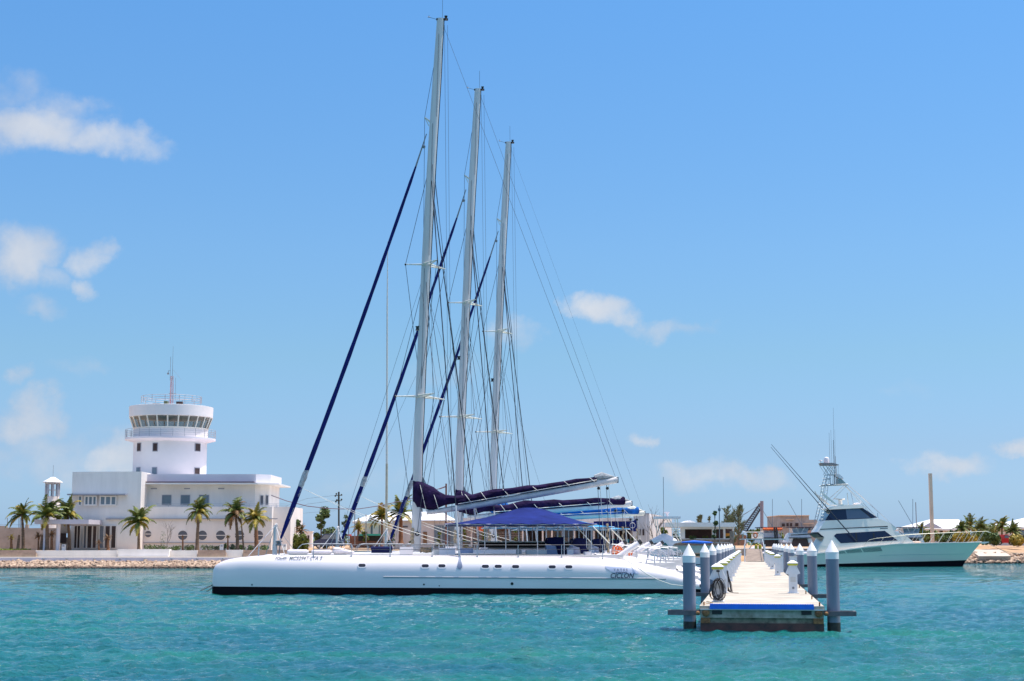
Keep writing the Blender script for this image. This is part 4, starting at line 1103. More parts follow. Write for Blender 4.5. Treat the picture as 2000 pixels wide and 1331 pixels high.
# loose gear on the nearest catamaran
for (px0, px1, yy, r0, r1, lab) in ((560.5,603,1077,.13,.13,'white inflated fender lying on the foredeck, leftmost of three'),(608,648,1077,.13,.13,'white inflated fender lying on the foredeck, middle of three')):
    a = Lp(px0,yy,-3.2); b = Lp(px1,yy,-3.2); d = b-a; a.z = b.z = 2.0
    mb = MB(); mb.tube([toW(a+d*t) for t in (0,.03,.1,.5,.9,.97,1)], [.03,.09,.125,.13,.125,.09,.03], 12)
    solo(mb, 'fender', gel, lab, 'fender', 'white fenders on the foredeck', True)
mb = MB(); a = Lp(650,1074,-3.2); b = Lp(694,1080,-3.2); a.z=2.08; b.z=1.96; d=b-a
mb.tube([toW(a+d*t) for t in (0,.02,.08,.3,.6,.9,1)], [.03,.13,.19,.18,.12,.06,.02], 12)
solo(mb, 'fender', gel, 'white tapering bundle lying on the foredeck, rightmost of the three rolls', 'fender', 'white fenders on the foredeck', True)
mb = MB()
for k in range(3):
    a = Lp(726,1075,2.0+k*.5); b = Lp(765,1075,2.0+k*.5); p0 = toW(a); p1 = toW(b)
    mb.box((p0.x,p0.y-.24,1.93),(p1.x,p0.y+.24,2.12+.03*k)); mb.tube([(p0.x-.05,p0.y,2.14+.03*k),(p1.x+.05,p1.y,2.14+.03*k)], .07, 8)
solo(mb, 'covered_cushions', navyh, 'low navy covered bundle on the foredeck ahead of the nearest mast', 'cushions')
for i, (px, py, dy) in enumerate(((1200,1078,-2.0),(1206.5,1077,-1.9),(1211,1079,-1.7),(1231,1079,1.5))):
    c = toW(Lp(px,py,dy)); t = thing('life_jacket', (c.x,c.y,c.z-.3), ['orange life jacket hanging on the stern rail, leftmost','orange life jacket hanging on the stern rail, second from left','orange life jacket hanging on the stern rail, third from left','small orange life jacket hanging apart on the right'][i], 'life jacket', 'orange life jackets on the stern rail')
    mb = MB(); k = 1.0 if i < 3 else .75
    mb.tube([(c.x-.07*k,c.y,c.z+.22*k),(c.x-.10*k,c.y-.03,c.z),(c.x-.08*k,c.y,c.z-.25*k)], [.05*k,.085*k,.05*k], 8)
    mb.tube([(c.x+.07*k,c.y,c.z+.22*k),(c.x+.10*k,c.y-.03,c.z),(c.x+.08*k,c.y,c.z-.22*k)], [.05*k,.085*k,.05*k], 8)
    mb.tube([(c.x-.07*k,c.y,c.z+.22*k),(c.x,c.y,c.z+.28*k),(c.x+.07*k,c.y,c.z+.22*k)], .04, 6)
    build(mb, 'float', orange, t, True)
    mb = MB(); mb.tube([(c.x-.12*k,c.y-.1,c.z-.02),(c.x+.12*k,c.y-.1,c.z-.02)], .018, 4); build(mb, 'strap', ropew, t)
mb = MB(); P = [Lp(1208,1089,-4.4), Lp(1222,1094,-5.1), Lp(1240,1105,-5.6), Lp(1262,1121,-5.75), Lp(1285,1133,-5.9), Lp(1310,1142,-6.1), Lp(1335,1145,-6.3), Lp(1362,1144,-6.6)]
P = [toW(p) for p in P] + [V((8.9,61.6,.62))]
P[-2].z = .55
mb.tube(P[:-1], .022, 6); solo(mb, 'mooring_rope', ropew, 'white mooring rope drooping across the stern quarter of the nearest hull', 'rope', smooth=True)
for i, (x0,y0,x1,y1) in enumerate(((415,1143,392,1154),(416,1147,404,1155.5))):
    mb = MB(); mb.tube([toW(Lp(x0,y0,-HC-.1)), toW(Lp(x1,y1,-HC-1.2))], .025, 5); solo(mb, 'anchor_line', ropeb, ['upper black anchor line running from the bow into the water','lower black anchor line running from the bow into the water'][i], 'rope')
# ---------------------------------------------------------------- pier
PA = math.atan(465 / (FPX*math.cos(TH) + (HORIZON-CY)*math.sin(TH)))
ca, sa = math.cos(PA), math.sin(PA)
def PR(u, v, z=0.0): return V((u*ca + v*sa, -u*sa + v*ca, z))
DZ = .62
V0, V1 = 45.9, 160.0
UL, UR = -1.50, 2.09
def pbox(mb, u0, u1, v0, v1, z0, z1):
    P = [PR(u0,v0), PR(u1,v0), PR(u1,v1), PR(u0,v1)]
    return mb.add([(p.x,p.y,z0) for p in P]+[(p.x,p.y,z1) for p in P], [(0,3,2,1),(4,5,6,7),(0,1,5,4),(1,2,6,5),(2,3,7,6),(3,0,4,7)])
pier = thing('floating_pier', tuple(PR(0.3,V0,0)), 'long floating concrete pier with a blue fender strip on its end', 'pier')
mb = MB(); v = V0; k = 0
while v < V1: pbox(mb, UL, UR, v, min(v+11.4, V1)-.03, DZ-.10, DZ); v += 11.4
build(mb, 'deck', concd, pier)
mb = MB(); v = V0
while v < V1: pbox(mb, UL+.02, UR-.02, v+.05, min(v+11.4, V1)-.08, DZ-.34, DZ-.101); v += 11.4
build(mb, 'beam', concf, pier)
mb = MB(); v = V0
while v < V1: pbox(mb, UL+.08, UR-.08, v+.10, min(v+11.4, V1)-.2, -.4, DZ-.342); v += 11.4
build(mb, 'float', mat('algae_concrete', (.34,.31,.22), .9, col2=(.10,.09,.06), vscale=3.5, bump=.02, bscale=8), pier)
mb = MB(); pbox(mb, UL+.02, UR-.02, V0+.045, V0+.06, -.4, .13); build(mb, 'waterline_band', brownw, pier)
mb = MB(); pbox(mb, UL+.3, UR-.3, V0-.055, V0+.01, DZ-.085, DZ+.06)
for k in range(60): pbox(mb, UL+.32+k*.0495, UL+.345+k*.0495, V0-.05, V0+.1, DZ+.06, DZ+.067)
build(mb, 'fender_strip', bluef, pier)
mb = MB(); pbox(mb, UL+.02, UR-.02, V0-.03, V0, DZ-.115, DZ-.078); build(mb, 'lip', deckm, pier)
for u0 in (UL+.36, UR-.66):
    mb = MB(); pbox(mb, u0, u0+.29, V0+.03, V0+.052, DZ-.24, DZ-.12); build(mb, 'recess', blackm, pier)
for u0 in (UL+.18, UR-.17):
    mb = MB(); c = PR(u0, V0+.02); 
    n = 14; rs = [[(PR(u0+r*math.cos(2*math.pi*k/n), V0+vv).x, PR(u0+r*math.cos(2*math.pi*k/n), V0+vv).y, DZ-.2+r*math.sin(2*math.pi*k/n)) for k in range(n)] for r, vv in ((.11,.06),(.11,.0),(.08,-.02),(.05,-.03))]
    mb.rings(rs); build(mb, 'corner_roller', rust, pier, True)
for u0, u1 in ((UL+.03,UL+.30),(UR-.32,UR-.03)):
    mb = MB(); pbox(mb, u0, u1, V0+.03, V0+.044, .12, DZ-.34); build(mb, 'rust_stain', rust, pier)
def cleat(u, v, i, side):
    c = PR(u, v); mb = MB()
    mb.tube([PR(u,v-.13,DZ+.10), PR(u,v-.05,DZ+.075), PR(u,v+.05,DZ+.075), PR(u,v+.13,DZ+.10)], [.015,.025,.025,.015], 6)
    mb.tube([PR(u,v-.04,DZ), PR(u,v-.04,DZ+.08)], .02, 6); mb.tube([PR(u,v+.04,DZ), PR(u,v+.04,DZ+.08)], .02, 6)
    solo(mb, 'mooring_cleat', rust, 'rusty mooring cleat on the %s pier edge, %s from the near end' % (side, ORD[i]), 'cleat', 'rusty cleats along the pier edges')
for i, v in enumerate((46.3, 52, 57.5, 65, 73)):
    cleat(UR-.12, v, i, 'right')
for i, v in enumerate((46.3, 54, 63)):
    cleat(UL+.12, v, i, 'left')
def pile(u, v, ztip, lab, grp, side, guide=True):
    c = PR(u, v); r = .187 if side > 0 else .187
    t = thing('mooring_pile', (c.x,c.y,-.3), lab, 'pile', grp)
    mb = MB(); mb.lathe((c.x,c.y,0), [(r,-1.2),(r,ztip-.53)], 24); build(mb, 'pile_sleeve', pilem, t, True)
    mb = MB(); mb.lathe((c.x,c.y,0), [(r+.006,ztip-.55),(r+.006,ztip-.355),(r+.012,ztip-.35),(.01,ztip)], 24); build(mb, 'pile_cap', pilew, t, True, )
    mb = MB(); mb.lathe((c.x,c.y,0), [(r+.005,-.5),(r+.006,.10)]+[(r+.002,.16)], 20); build(mb, 'waterline_growth', algae, t, True)
    if guide:
        mb = MB(); e = UL if side < 0 else UR; s = side
        zz = DZ-.20
        far = u + s*.55
        for vv in (v-r-.10, v+r+.02):
            a, b = sorted((e, far)); pbox(mb, a, b, vv, vv+.08, zz-.07, zz+.07)
        a, b = sorted((far, far+s*.08)); pbox(mb, a, b, v-r-.10, v+r+.10, zz-.07, zz+.07)
        build(mb, 'pile_guide', barm, pier)
        mb = MB(); 
        for q in (-.08, .06): 
            p = PR(e+s*.05, v-r-.1+q, zz); mb.ball(p, .06, 7, 5)
        build(mb, 'chain', rust, pier)
for i, v in enumerate((46.2, 62.5, 75, 89, 100, 112, 125, 137, 148, 157)):
    pile(-1.80, v, 2.43 if i else 2.42, '%s white-capped grey pile in the row left of the pier, counting from the camera' % ORD[i], 'capped piles on the left of the pier', -1)
for i, v in enumerate((46.2, 61.2, 76, 92, 103, 120, 132, 144, 152, 159)):
    pile(2.36, v, 2.53 if i == 0 else (2.50 if i==1 else 2.44), '%s white-capped grey pile in the row right of the pier, counting from the camera' % ORD[i], 'capped piles on the right of the pier', 1)

def pedestal(u, v, lab, box=False, side=-1):
    c = PR(u, v, DZ); t = thing('power_pedestal', tuple(c), lab, 'power pedestal', 'white power pedestals on the pier')
    h = .15
    if not box:
        mb = MB(); pbox(mb, u-.20, u+.20, v-.2, v+.2, DZ, DZ+.03); build(mb, 'base_plate', pedm, t)
        mb = MB()
        def fr(z, w): return [tuple(PR(u+a*w, v+b*w, z)) for a, b in ((-1,-1),(1,-1),(1,1),(-1,1))]
        mb.rings([fr(DZ+.03,.15), fr(DZ+.52,.15), fr(DZ+.70,.155), fr(DZ+1.02,.135)]); build(mb, 'post', pedm, t)
        for s in (-1, 1):
            mb = MB(); P = [PR(u+s*.15,v-.12,DZ+.98), PR(u+s*.27,v-.12,DZ+.72), PR(u+s*.15,v-.12,DZ+.68)]
            Q = [PR(u+s*.15,v+.12,DZ+.98), PR(u+s*.27,v+.12,DZ+.72), PR(u+s*.15,v+.12,DZ+.68)]
            mb.add(P+Q, [(0,1,2),(5,4,3),(0,3,4,1),(1,4,5,2),(2,5,3,0)]); build(mb, 'socket_flap', pedm, t)
        mb = MB(); mb.rings([fr(DZ+1.01,.15), fr(DZ+1.02,.18), fr(DZ+1.085,.185)]); build(mb, 'lamp_lens', yell, t)
        mb = MB(); mb.rings([fr(DZ+1.086,.20), fr(DZ+1.10,.20), fr(DZ+1.15,.13), fr(DZ+1.20,.05)]); build(mb, 'cap', pedm, t)
        mb = MB(); n = 10; mb.rings([[tuple(PR(u+.045*math.cos(2*math.pi*k/n), v-.152-q, DZ+.2+.045*math.sin(2*math.pi*k/n))) for k in range(n)] for q in (0,.008)]); build(mb, 'water_tap', greym, t)
        if v < 60:
            mb = MB(); pbox(mb, u-.1, u+.1, v-.158, v-.15, DZ+.42, DZ+.60); build(mb, 'meter_panel', deckm, t)
    else:
        mb = MB(); pbox(mb, u-.16, u+.16, v-.14, v+.14, DZ, DZ+1.22); build(mb, 'cabinet', pedm, t)
        mb = MB(); pbox(mb, u-.09, u+.09, v-.15, v-.141, DZ+1.02, DZ+1.08); build(mb, 'label_band', mat('olive_band', (.28,.32,.05), .5), t)
        mb = MB(); pbox(mb, u-.18, u+.18, v-.16, v+.16, DZ+1.221, DZ+1.25); build(mb, 'cap', deckm, t)
    return t
for i, v in enumerate((49,58,65.5,76,87,98,110,122,134,146)):
    pedestal(-1.02, v, '%s white power pedestal on the left side of the pier, counting from the camera' % ORD[i])
for i, v in enumerate((58,90,112,124,135,146)):
    pedestal(1.53, v, '%s white power pedestal on the right side of the pier, counting from the camera' % ORD[i])
pedestal(1.88, 70, 'tall plain box pedestal behind the nearest right-hand power pedestal', True)
pedestal(1.9, 100, 'tall plain box pedestal farther along the right side of the pier', True)
# cable coil on the first pedestal
rnd = random.Random(4)
mb = MB(); u, v = -1.02, 48.78
for k in range(11):
    a0 = rnd.uniform(-.35,.35); hw = rnd.uniform(.10,.25); hh = rnd.uniform(.24,.36); du = rnd.uniform(-.07,.07)
    pts = []
    for j in range(25):
        a = 2*math.pi*j/24; x = hw*math.sin(a)*(1+.25*math.cos(a+a0)*-1); z = hh*math.cos(a)
        pts.append(PR(u+du+x*math.cos(a0)+z*math.sin(a0)*.4, v-.03*k*.35+.02*math.sin(a*3+k), DZ+.40+z*(.98)))
    for p in pts: p.z = max(p.z, DZ+.03)
    mb.tube(pts, .009, 5)
solo(mb, 'cable_coil', ropeb, 'black electric cable looped over the nearest left pedestal', 'cable')
mb = MB(); mb.tube([PR(u+.02,v-.02,DZ+.93), PR(u+.06,v-.06,DZ+.75), PR(u+.12,v-.05,DZ+.5), PR(u+.15,v-.08,DZ+.25)], .011, 5)
mb.box(tuple(PR(u-.03,v-.03,DZ+.93)), tuple(PR(u+.06,v+.02,DZ+.99)))
solo(mb, 'power_lead', ropeb, 'thin black lead hanging from the socket of the nearest left pedestal', 'cable')
mb = MB(); mb.tube([PR(-.74,57.6,DZ+.04), PR(-.6,57.5,DZ+.02), PR(-.45,57.4,DZ+.02)], .01, 4)
for k in range(9):
    q = rnd.uniform(-.02,.02); w_ = rnd.uniform(.02,.09); h_ = rnd.uniform(.05,.25); mb.tube([PR(-.85+q,57.8,DZ+.82), PR(-.83+q+w_*.4,57.7,DZ+.6), PR(-.80+w_,57.7,DZ+.35), PR(-.76+w_,57.6,DZ+h_*.4), PR(-.74-w_*.2,57.6,DZ+.04), PR(-.80-w_*.5,57.6,DZ+h_), PR(-.82+q,57.7,DZ+.55), PR(-.84+q,57.8,DZ+.8)], .010, 5)
solo(mb, 'cable_coil', ropeb, 'bundle of black cable hanging beside the second left pedestal and trailing on the deck', 'cable')
mb = MB(); mb.tube([PR(-1.45,46.4,DZ+.03), PR(-1.3,46.9,DZ+.1), PR(-1.15,47.6,DZ+.03), PR(-1.35,47.2,DZ+.02), PR(-1.5,46.6,DZ-.05)], .014, 5)
solo(mb, 'old_rope', ropet, 'short frayed rope at the near left corner of the pier', 'rope')
# gangway
gw = thing('gangway', tuple(PR(0.45,160,DZ)), 'tan gangway ramp rising from the far end of the pier to the quay', 'gangway')
mb = MB(); P = [PR(-.45,157.5,DZ+.05), PR(1.35,157.5,DZ+.05), PR(1.35,184,1.8), PR(-.45,184,1.8)]
mb.add([(p.x,p.y,p.z) for p in P]+[(p.x,p.y,p.z-.15) for p in P], [(0,1,2,3),(7,6,5,4),(0,4,5,1),(1,5,6,2),(2,6,7,3),(3,7,4,0)]); build(mb, 'ramp', timber, gw)
for uu in (-.55, 1.45):
    mb = MB(); pbox(mb, uu-.07, uu+.07, 157.4, 157.6, DZ, 2.35); build(mb, 'post', pedm, gw)
    mb = MB(); mb.tube([PR(uu,157.5,1.7), PR(uu,184,2.9)], .04, 5); build(mb, 'handrail', steel, gw)
mb = MB(); 
for k in range(5):
    c = PR(-2.2,186,0); mb.box((c.x-9.5,186+.02*k,.9+k*.42),(c.x+.2,186.2,1.25+k*.42))
mb.box((PR(-2.0,186).x-.1,185.8,.2),(PR(-2.0,186).x+.35,186.15,3.9))
solo(mb, 'timber_fence', timber, 'weathered timber plank fence with a thick post left of the gangway', 'fence')
# ---------------------------------------------------------------- sportfishing yacht
YS = 163.2; YC = 165.9
def P2(px, py, Y=YS): p = W(px, py, Y); return (p.x, p.z)
yt = thing('sportfishing_yacht', (P2(1740,1107)[0], YC, 0), 'large mint-white sportfishing yacht with a tuna tower moored right of the pier', 'yacht')
SHEER = [(1557,1084.5),(1590,1082.6),(1631,1077.5),(1689,1069),(1750,1063),(1835,1060.8),(1903,1060),(1932,1058.5)]
BAND = [(1557,1104.5),(1590,1104),(1750,1099.8),(1898,1097),(1932,1096)]
shx = [P2(*p) for p in SHEER]
xA, xZ = shx[0][0], shx[-1][0]; xW = P2(1893,1107)[0]
def hullpt(s, q):
    xs = xA + (xZ-xA)*s; xw = xA+.3 + (xW-xA-.3)*s
    zs = interp(shx, xs)
    zz = -.5 + (zs+.5)*q; qq = max(0, zz)/zs
    x = xw + (xs-xw)*qq**1.05
    bs = 2.65*(1-s**3.6)**.75 * (.93+.07*min(1,s*4)); bw = 2.35*(1-s**2.4)**.9*(.95+.05*min(1,s*4))
    w = bw + (bs-bw)*qq**1.3
    if zz < 0: w *= 1+zz*.4
    return x, max(w, .015), zz
def ymesh(lo, hi, n=7, off=0):
    rs = []; N = 44
    for i in range(N+1):
        s = i/N; zs = interp(shx, xA+(xZ-xA)*s)
        bz = interp([P2(*p) for p in BAND], xA+(xZ-xA)*s)
        q0 = 0 if lo is None else (bz+lo+.5)/(zs+.5); q1 = 1 if hi is None else (bz+hi+.5)/(zs+.5)
        L_ = [hullpt(s, q0+(q1-q0)*k/n) for k in range(n+1)]
        rs.append([(x, YC-w-off, z) for x,w,z in L_]+[(x, YC+w+off, z) for x,w,z in reversed(L_)])
    mb = MB(); mb.rings(rs); return mb
build(ymesh(0, None, 9), 'hull', mint, yt, True)
build(ymesh(None, 0, 4), 'antifouling', antif, yt, True)
build(ymesh(.06, .10, 1, .012), 'boot_stripe', mint, yt)
build(ymesh(.0, .06, 1, .008), 'boot_stripe', blackm, yt)
mb = MB(); rs = []
for i in range(45):
    s = i/44; x, w, z = hullpt(s, 1.0); rs.append([(x,YC-w-.05,z-.05),(x,YC-w-.05,z+.04),(x,YC+w+.05,z+.04),(x,YC+w+.05,z-.05)])
mb.rings(rs); build(mb, 'deck', cream, yt)
mb = MB(); p = [(1924,1059.5),(1932,1058.6),(1945,1058.4),(1945,1060),(1936,1062.5)]
mb.prism([P2(*q) for q in p], YC-.35, YC+.35); build(mb, 'bow_pulpit', cream, yt)
mb = MB(); rs = []
for i in range(20, 43):
    s = i/44; zs = interp(shx, xA+(xZ-xA)*s); q = (zs*.52+.5)/(zs+.5); x, w, z = hullpt(s, q); rs.append([(x,YC-w-.0,z-.015),(x,YC-w-.02,z-.01),(x,YC-w-.02,z+.01),(x,YC-w,z+.015)])
mb.rings(rs); build(mb, 'hull_seam', mat('mint_shade', (.38,.50,.47), .4), yt)
# superstructure: half width narrows with height
zdk = P2(1700,1066)[1]
def hw(z): return 2.25 - max(0, z-zdk)*.16
near = lambda x, z: YC-hw(z)
far = lambda x, z: YC+hw(z)
def sup(name, pts, m, par=yt, o=0.0, sm=False, lab=None):
    mb = MB(); q = [P2(*p) for p in pts]; mb.slab(q, lambda x,z: near(x,z)-o, lambda x,z: far(x,z)+o); return build(mb, name, m, par, sm, lab)
def oneside(name, pts, m, par, o=.02, d=.04):
    q = [P2(*p) for p in pts]; m2 = MB(); m2.slab(q, lambda x,z: far(x,z)+o-d, lambda x,z: far(x,z)+o); build(m2, name, m, par)
    mb = MB(); mb.slab(q, lambda x,z: near(x,z)-o, lambda x,z: near(x,z)-o+d); return build(mb, name, m, par)
house = sup('cabin', [(1597,1084),(1603,1066),(1611,1052),(1607,1046),(1600.5,1039.5),(1604.6,1033),(1615,1017),(1660,1015.2),(1712,1012.5),(1724,1014.5),(1738,1020),(1752,1029.5),(1755,1032),(1752.5,1036),(1750,1038),(1762,1042.5),(1775,1049),(1781,1054),(1790,1062),(1750,1066),(1700,1070),(1640,1078)], cream)
cw = oneside('cabin_window', [(1631,1047),(1636,1042.6),(1680,1040),(1731,1037),(1756,1056),(1700,1058.7),(1644,1061.4)], tint_glass, yt)
for px in (1674.5, 1709):
    mb = MB(); a = P2(px,1041); b = P2(px+1,1058); mb.slab([(a[0]-.08,a[1]),(a[0]+.08,a[1]),(b[0]+.08,b[1]),(b[0]-.08,b[1])], lambda x,z: near(x,z)-.028, lambda x,z: near(x,z)-.021); build(mb, 'mullion', blackm, cw)
oneside('dark_stripe', [(1604.6,1033.4),(1660,1030.9),(1738,1027.4),(1737,1029.3),(1660,1032.6),(1604,1035)], blackm, yt, .012)
oneside('name_plate', [(1722,1031.6),(1737.5,1031),(1737.5,1032.8),(1722,1033.4)], mat('name_grey',(.12,.13,.14),.6), yt, .006)
uw = sup('flybridge_window', [(1614.8,1016.7),(1626,999.3),(1631,994.3),(1690,992.3),(1718,1011),(1706,1012.5),(1660,1014.8)], tint_glass, yt, .004)
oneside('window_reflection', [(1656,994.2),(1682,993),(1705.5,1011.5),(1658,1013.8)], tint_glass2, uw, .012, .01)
oneside('window_pillar', [(1682.3,992.8),(1684.5,992.8),(1709,1012),(1706,1012.6)], blackm, uw, .018, .01)
ht = sup('hardtop', [(1619,993),(1623,990.5),(1648,986),(1682,986),(1696.5,990.4),(1697,991.8),(1690,992.2),(1622.5,995.4)], cream, yt, .18)
mb = MB(); q = [(1633,984.7),(1613,970),(1607,959),(1606.5,956.5),(1608,957.5),(1611,963),(1619,968.5),(1637,984),(1652,985.5),(1652,986.6)]
mb.prism([P2(*p) for p in q], YC-1.75, YC-1.6); mb.prism([P2(*p) for p in q], YC+1.6, YC+1.75); build(mb, 'radar_arch', cream, yt)
mb = MB(); a = P2(1652,986.3); b = P2(1652,975.5); mb.lathe((a[0],YC,0), [(.22,a[1]),(.2,b[1]-.1),(.24,b[1]),(.05,b[1]+.02)], 12); c = P2(1638,973); d = P2(1661,974.8)
mb.tube([(c[0],YC,c[1]+.02),(b[0],YC,b[1]+.06),(d[0],YC,d[1]+.05)], .07, 6); build(mb, 'radar_scanner', cream, yt)
mb = MB(); q = [P2(1677,984), P2(1682,983.5), P2(1690,983), P2(1693,979)]; mb.tube([(x,YC,z) for x,z in q], .05, 5); mb.tube([(q[0][0],YC,q[0][1]),(q[0][0]+.6,YC,q[0][1]+.1)], .09, 6); build(mb, 'loud_hailer', gel, yt)
# tuna tower
tt = thing('tt','','','') if False else None
al = mat('tower_aluminium', (.50,.54,.55), .35, metal=.5)
mb = MB()
def leg(pts, dy0, dy1, r=.035):
    n = len(pts)
    for s in (-1, 1):
        mb.tube([(P2(*p)[0], YC+s*(dy0+(dy1-dy0)*i/max(1,n-1)), P2(*p)[1]) for i, p in enumerate(pts)], r, 5)
leg([(1606,1018),(1613,985),(1619,947),(1624,925)], 1.6, .75)
leg([(1611,1018),(1618,985),(1624,947),(1629,925)], 1.55, .72)
for k in range(14):
    py = 1014-6.3*k; x0 = 1606.8+(1619-1606.8)*min(1,(1014-py)/67); leg([(x0,py),(x0+5,py)], 1.6-.9*k/14, 1.6-.9*k/14, .025)
leg([(1772,1047),(1742,1021),(1718,996),(1690,969),(1663,945)], 2.2, .7)
leg([(1720,1001),(1696,978),(1680,962),(1663,946)], 2.0, .72)
leg([(1630,977),(1648,960),(1662,947)], 1.5, .7); leg([(1673,985),(1669,961)], 1.3, .9)
leg([(1625,944),(1645,946)], .7, .7); leg([(1718,1012),(1717,1002)], 2.0, 2.0)
for (a, b) in (((1613,907),(1625,925)),((1620,908),(1632,925)),((1627,908),(1640,922)),((1640,908),(1634,925)),((1633,925),(1634,947)),((1641,925),(1641,947)),((1645,906),(1645,947)),((1632,908),(1620,925))):
    leg([a,b], .65, .6, .025)
leg([(1622,926),(1641,926)], .6, .6); leg([(1622,934),(1631,934)], .5, .5, .05); leg([(1613,947.5),(1664,945)], .75, .75, .06)
tw = build(mb, 'tuna_tower', al, yt)
mb = MB(); mb.prism([P2(1616,946),P2(1664,944.5),P2(1664,946),P2(1616,947.7)], YC-.8, YC+.8); build(mb, 'tower_floor', greym, tw)
mb = MB(); mb.prism([P2(1611,902.5),P2(1634,902.5),P2(1646,906),P2(1646,907.2),P2(1614,907.4)], YC-.75, YC+.75); build(mb, 'tower_top', mat('tower_top_brown',(.32,.25,.24),.6), tw)
mb = MB(); c = P2(1624.5,902.5); mb.lathe((c[0],YC,c[1]), [(.30,0),(.31,.42),(.26,.58),(.12,.66),(.01,.68)], 14); build(mb, 'radar_dome', gel, tw, True)
mb = MB(); c = P2(1612.5,902.5); mb.lathe((c[0],YC,c[1]), [(.03,0),(.03,.22),(.22,.26),(.2,.32),(.01,.35)], 12); build(mb, 'satellite_dish', gel, tw, True)
mb = MB(); q=[(1641,924),(1648,925),(1655,931),(1655.5,934.5),(1648,933),(1642,929)]; mb.prism([P2(*p) for p in q], YC-.6, YC+.6); build(mb, 'helm_cover', gel, tw)
mb = MB(); q=[(1646,933),(1652,934),(1662,944),(1646,944.4)]; mb.prism([P2(*p) for p in q], YC-.55, YC+.55); build(mb, 'windscreen', mat('pale_screen',(.25,.34,.34),.3), tw)
mb = MB()
for (x0,y0,x1,y1,r) in ((1633.5,946,1630.5,842,.022),(1637.5,946,1634,836,.018),(1642,946,1638.8,792,.020),(1644.5,946,1642,835,.012),(1645,925,1643,888,.05),(1641.5,946,1639,856,.035)):
    a, b = P2(x0,y0), P2(x1,y1); mb.tube([(a[0],YC+.3,a[1]),(b[0],YC+.3,b[1])], [r, r*.6], 4)
build(mb, 'whip_antenna', greym, tw)
for k, (x0,y0,x1,y1) in enumerate(((1673,1058,1506.5,868.5),(1660,1056,1505.5,873.5))):
    yy = YC-2.45 if k == 0 else YC+2.4
    a, b = W(x0,y0,yy), W(x1,y1,yy-.8 if k == 0 else yy+.8)
    mb = MB(); mb.tube([a, a.lerp(b,.4), a.lerp(b,.42), b], [.06,.055,.04,.02], 6); build(mb, 'outrigger', mat('outrigger_dark',(.03,.035,.05),.4), yt, True)
# bow rail
mb = MB(); TR = [(1687,1068),(1693,1060.5),(1699,1055),(1712,1052),(1740,1049),(1784,1044.5),(1830,1042),(1880,1040),(1944,1037.8),(1950,1041)]
def wy(x): return hullpt(min(1,(x-xA)/(xZ-xA)), 1.0)[1]
for s in (-1, 1):
    mb.tube([(P2(*p)[0], YC+s*max(.25, wy(P2(*p)[0])-.12), P2(*p)[1]) for p in TR], .022, 5)
    for px in (1715,1739,1763,1787,1800,1818,1836,1854,1872,1890,1908,1924):
        x0 = P2(px,1060)[0]; zt_ = interp(shx, x0); px1 = px+13; zr_ = P2(px1, interp(TR, px1))[1]; x1 = P2(px1,1050)[0]
        mb.tube([(x0,YC+s*max(.2,wy(x0)-.1),zt_),(x1,YC+s*max(.22,wy(x1)-.12),zr_)], .018, 4)
mb.tube([(P2(1944,1037.8)[0],YC-.25,P2(1944,1037.8)[1]),(P2(1944,1037.8)[0],YC+.25,P2(1944,1037.8)[1])], .028, 5)
build(mb, 'bow_rail', mat('cream_rail',(.62,.60,.50),.35,metal=.3), yt)
for (x0, x1, y0, y1, n, sk) in ((1631,1650,1076.3,1082,8,3.5),(1652,1682,1073,1080.5,13,4),(1684,1721,1069.3,1078.5,16,5)):
    g = MB()
    for k in range(n):
        xk = x0+(x1-x0)*k/n; yk = -(k/n)*(x1-x0)*.07
        P = [(xk,y0+2+yk),(xk+1.1,y0+2+yk),(xk+1.1+sk,y1+yk+.5),(xk+sk,y1+yk+.5)]
        q = [P2(*p) for p in P]
        def yn(x, z):
            s = (x-xA)/(xZ-xA); zs = interp(shx, x); return YC-hullpt(min(1,s), min(1,(z+.5)/(zs+.5)))[1]
        g.slab(q, lambda x,z: yn(x,z)-.02, lambda x,z: yn(x,z)+.05)
    build(g, 'engine_vent', mat('vent_dark',(.08,.12,.13),.6), yt)
mb = MB(); q=[(1776,1050),(1781,1052),(1791,1061),(1783,1061)]; mb.prism([P2(*p) for p in q], YC-1.2, YC+.2); build(mb, 'fore_hatch', greym, yt)
mb = MB(); a = P2(1788,1058.5); mb.tube([(a[0],YC-1.2,a[1]-.1),(a[0]+.9,YC-1.2,a[1]-.1)], .16, 8); build(mb, 'deck_cushion', mat('peach_vinyl',(.65,.48,.38),.6), yt)
mb = MB(); q=[(1560,1044),(1600,1041),(1612,1049.5),(1608,1050.5),(1598,1043.5),(1560,1046)]; mb.prism([P2(*p) for p in q], YC-2.2, YC+2.2); build(mb, 'cockpit_awning', blackm, yt)

# ---------------------------------------------------------------- boats beyond
def rectY(px0, py0, px1, py1, Y, d, m, par, name, ins=0):
    a, b = W(px0,py0,Y), W(px1,py1,Y); mb = MB(); pm = 1050 if max(py0, py1) > 1000 else (py0+py1)/2; a.x = W(px0,pm,Y).x; b.x = W(px1,pm,Y).x
    mb.add([(a.x,Y,b.z),(b.x,Y,b.z),(b.x,Y+d,b.z),(a.x,Y+d,b.z),(a.x+ins,Y,a.z),(b.x-ins,Y,a.z),(b.x-ins,Y+d,a.z),(a.x+ins,Y+d,a.z)],
      [(0,3,2,1),(4,5,6,7),(0,1,5,4),(1,2,6,5),(2,3,7,6),(3,0,4,7)]); return build(mb, name, m, par)
def polyY(pts, Y, d, m, par, name, sm=False):
    mb = MB(); mb.prism([(W(x,y,Y).x, W(x,y,Y).z) for x,y in pts], Y, Y+d); return build(mb, name, m, par, sm)
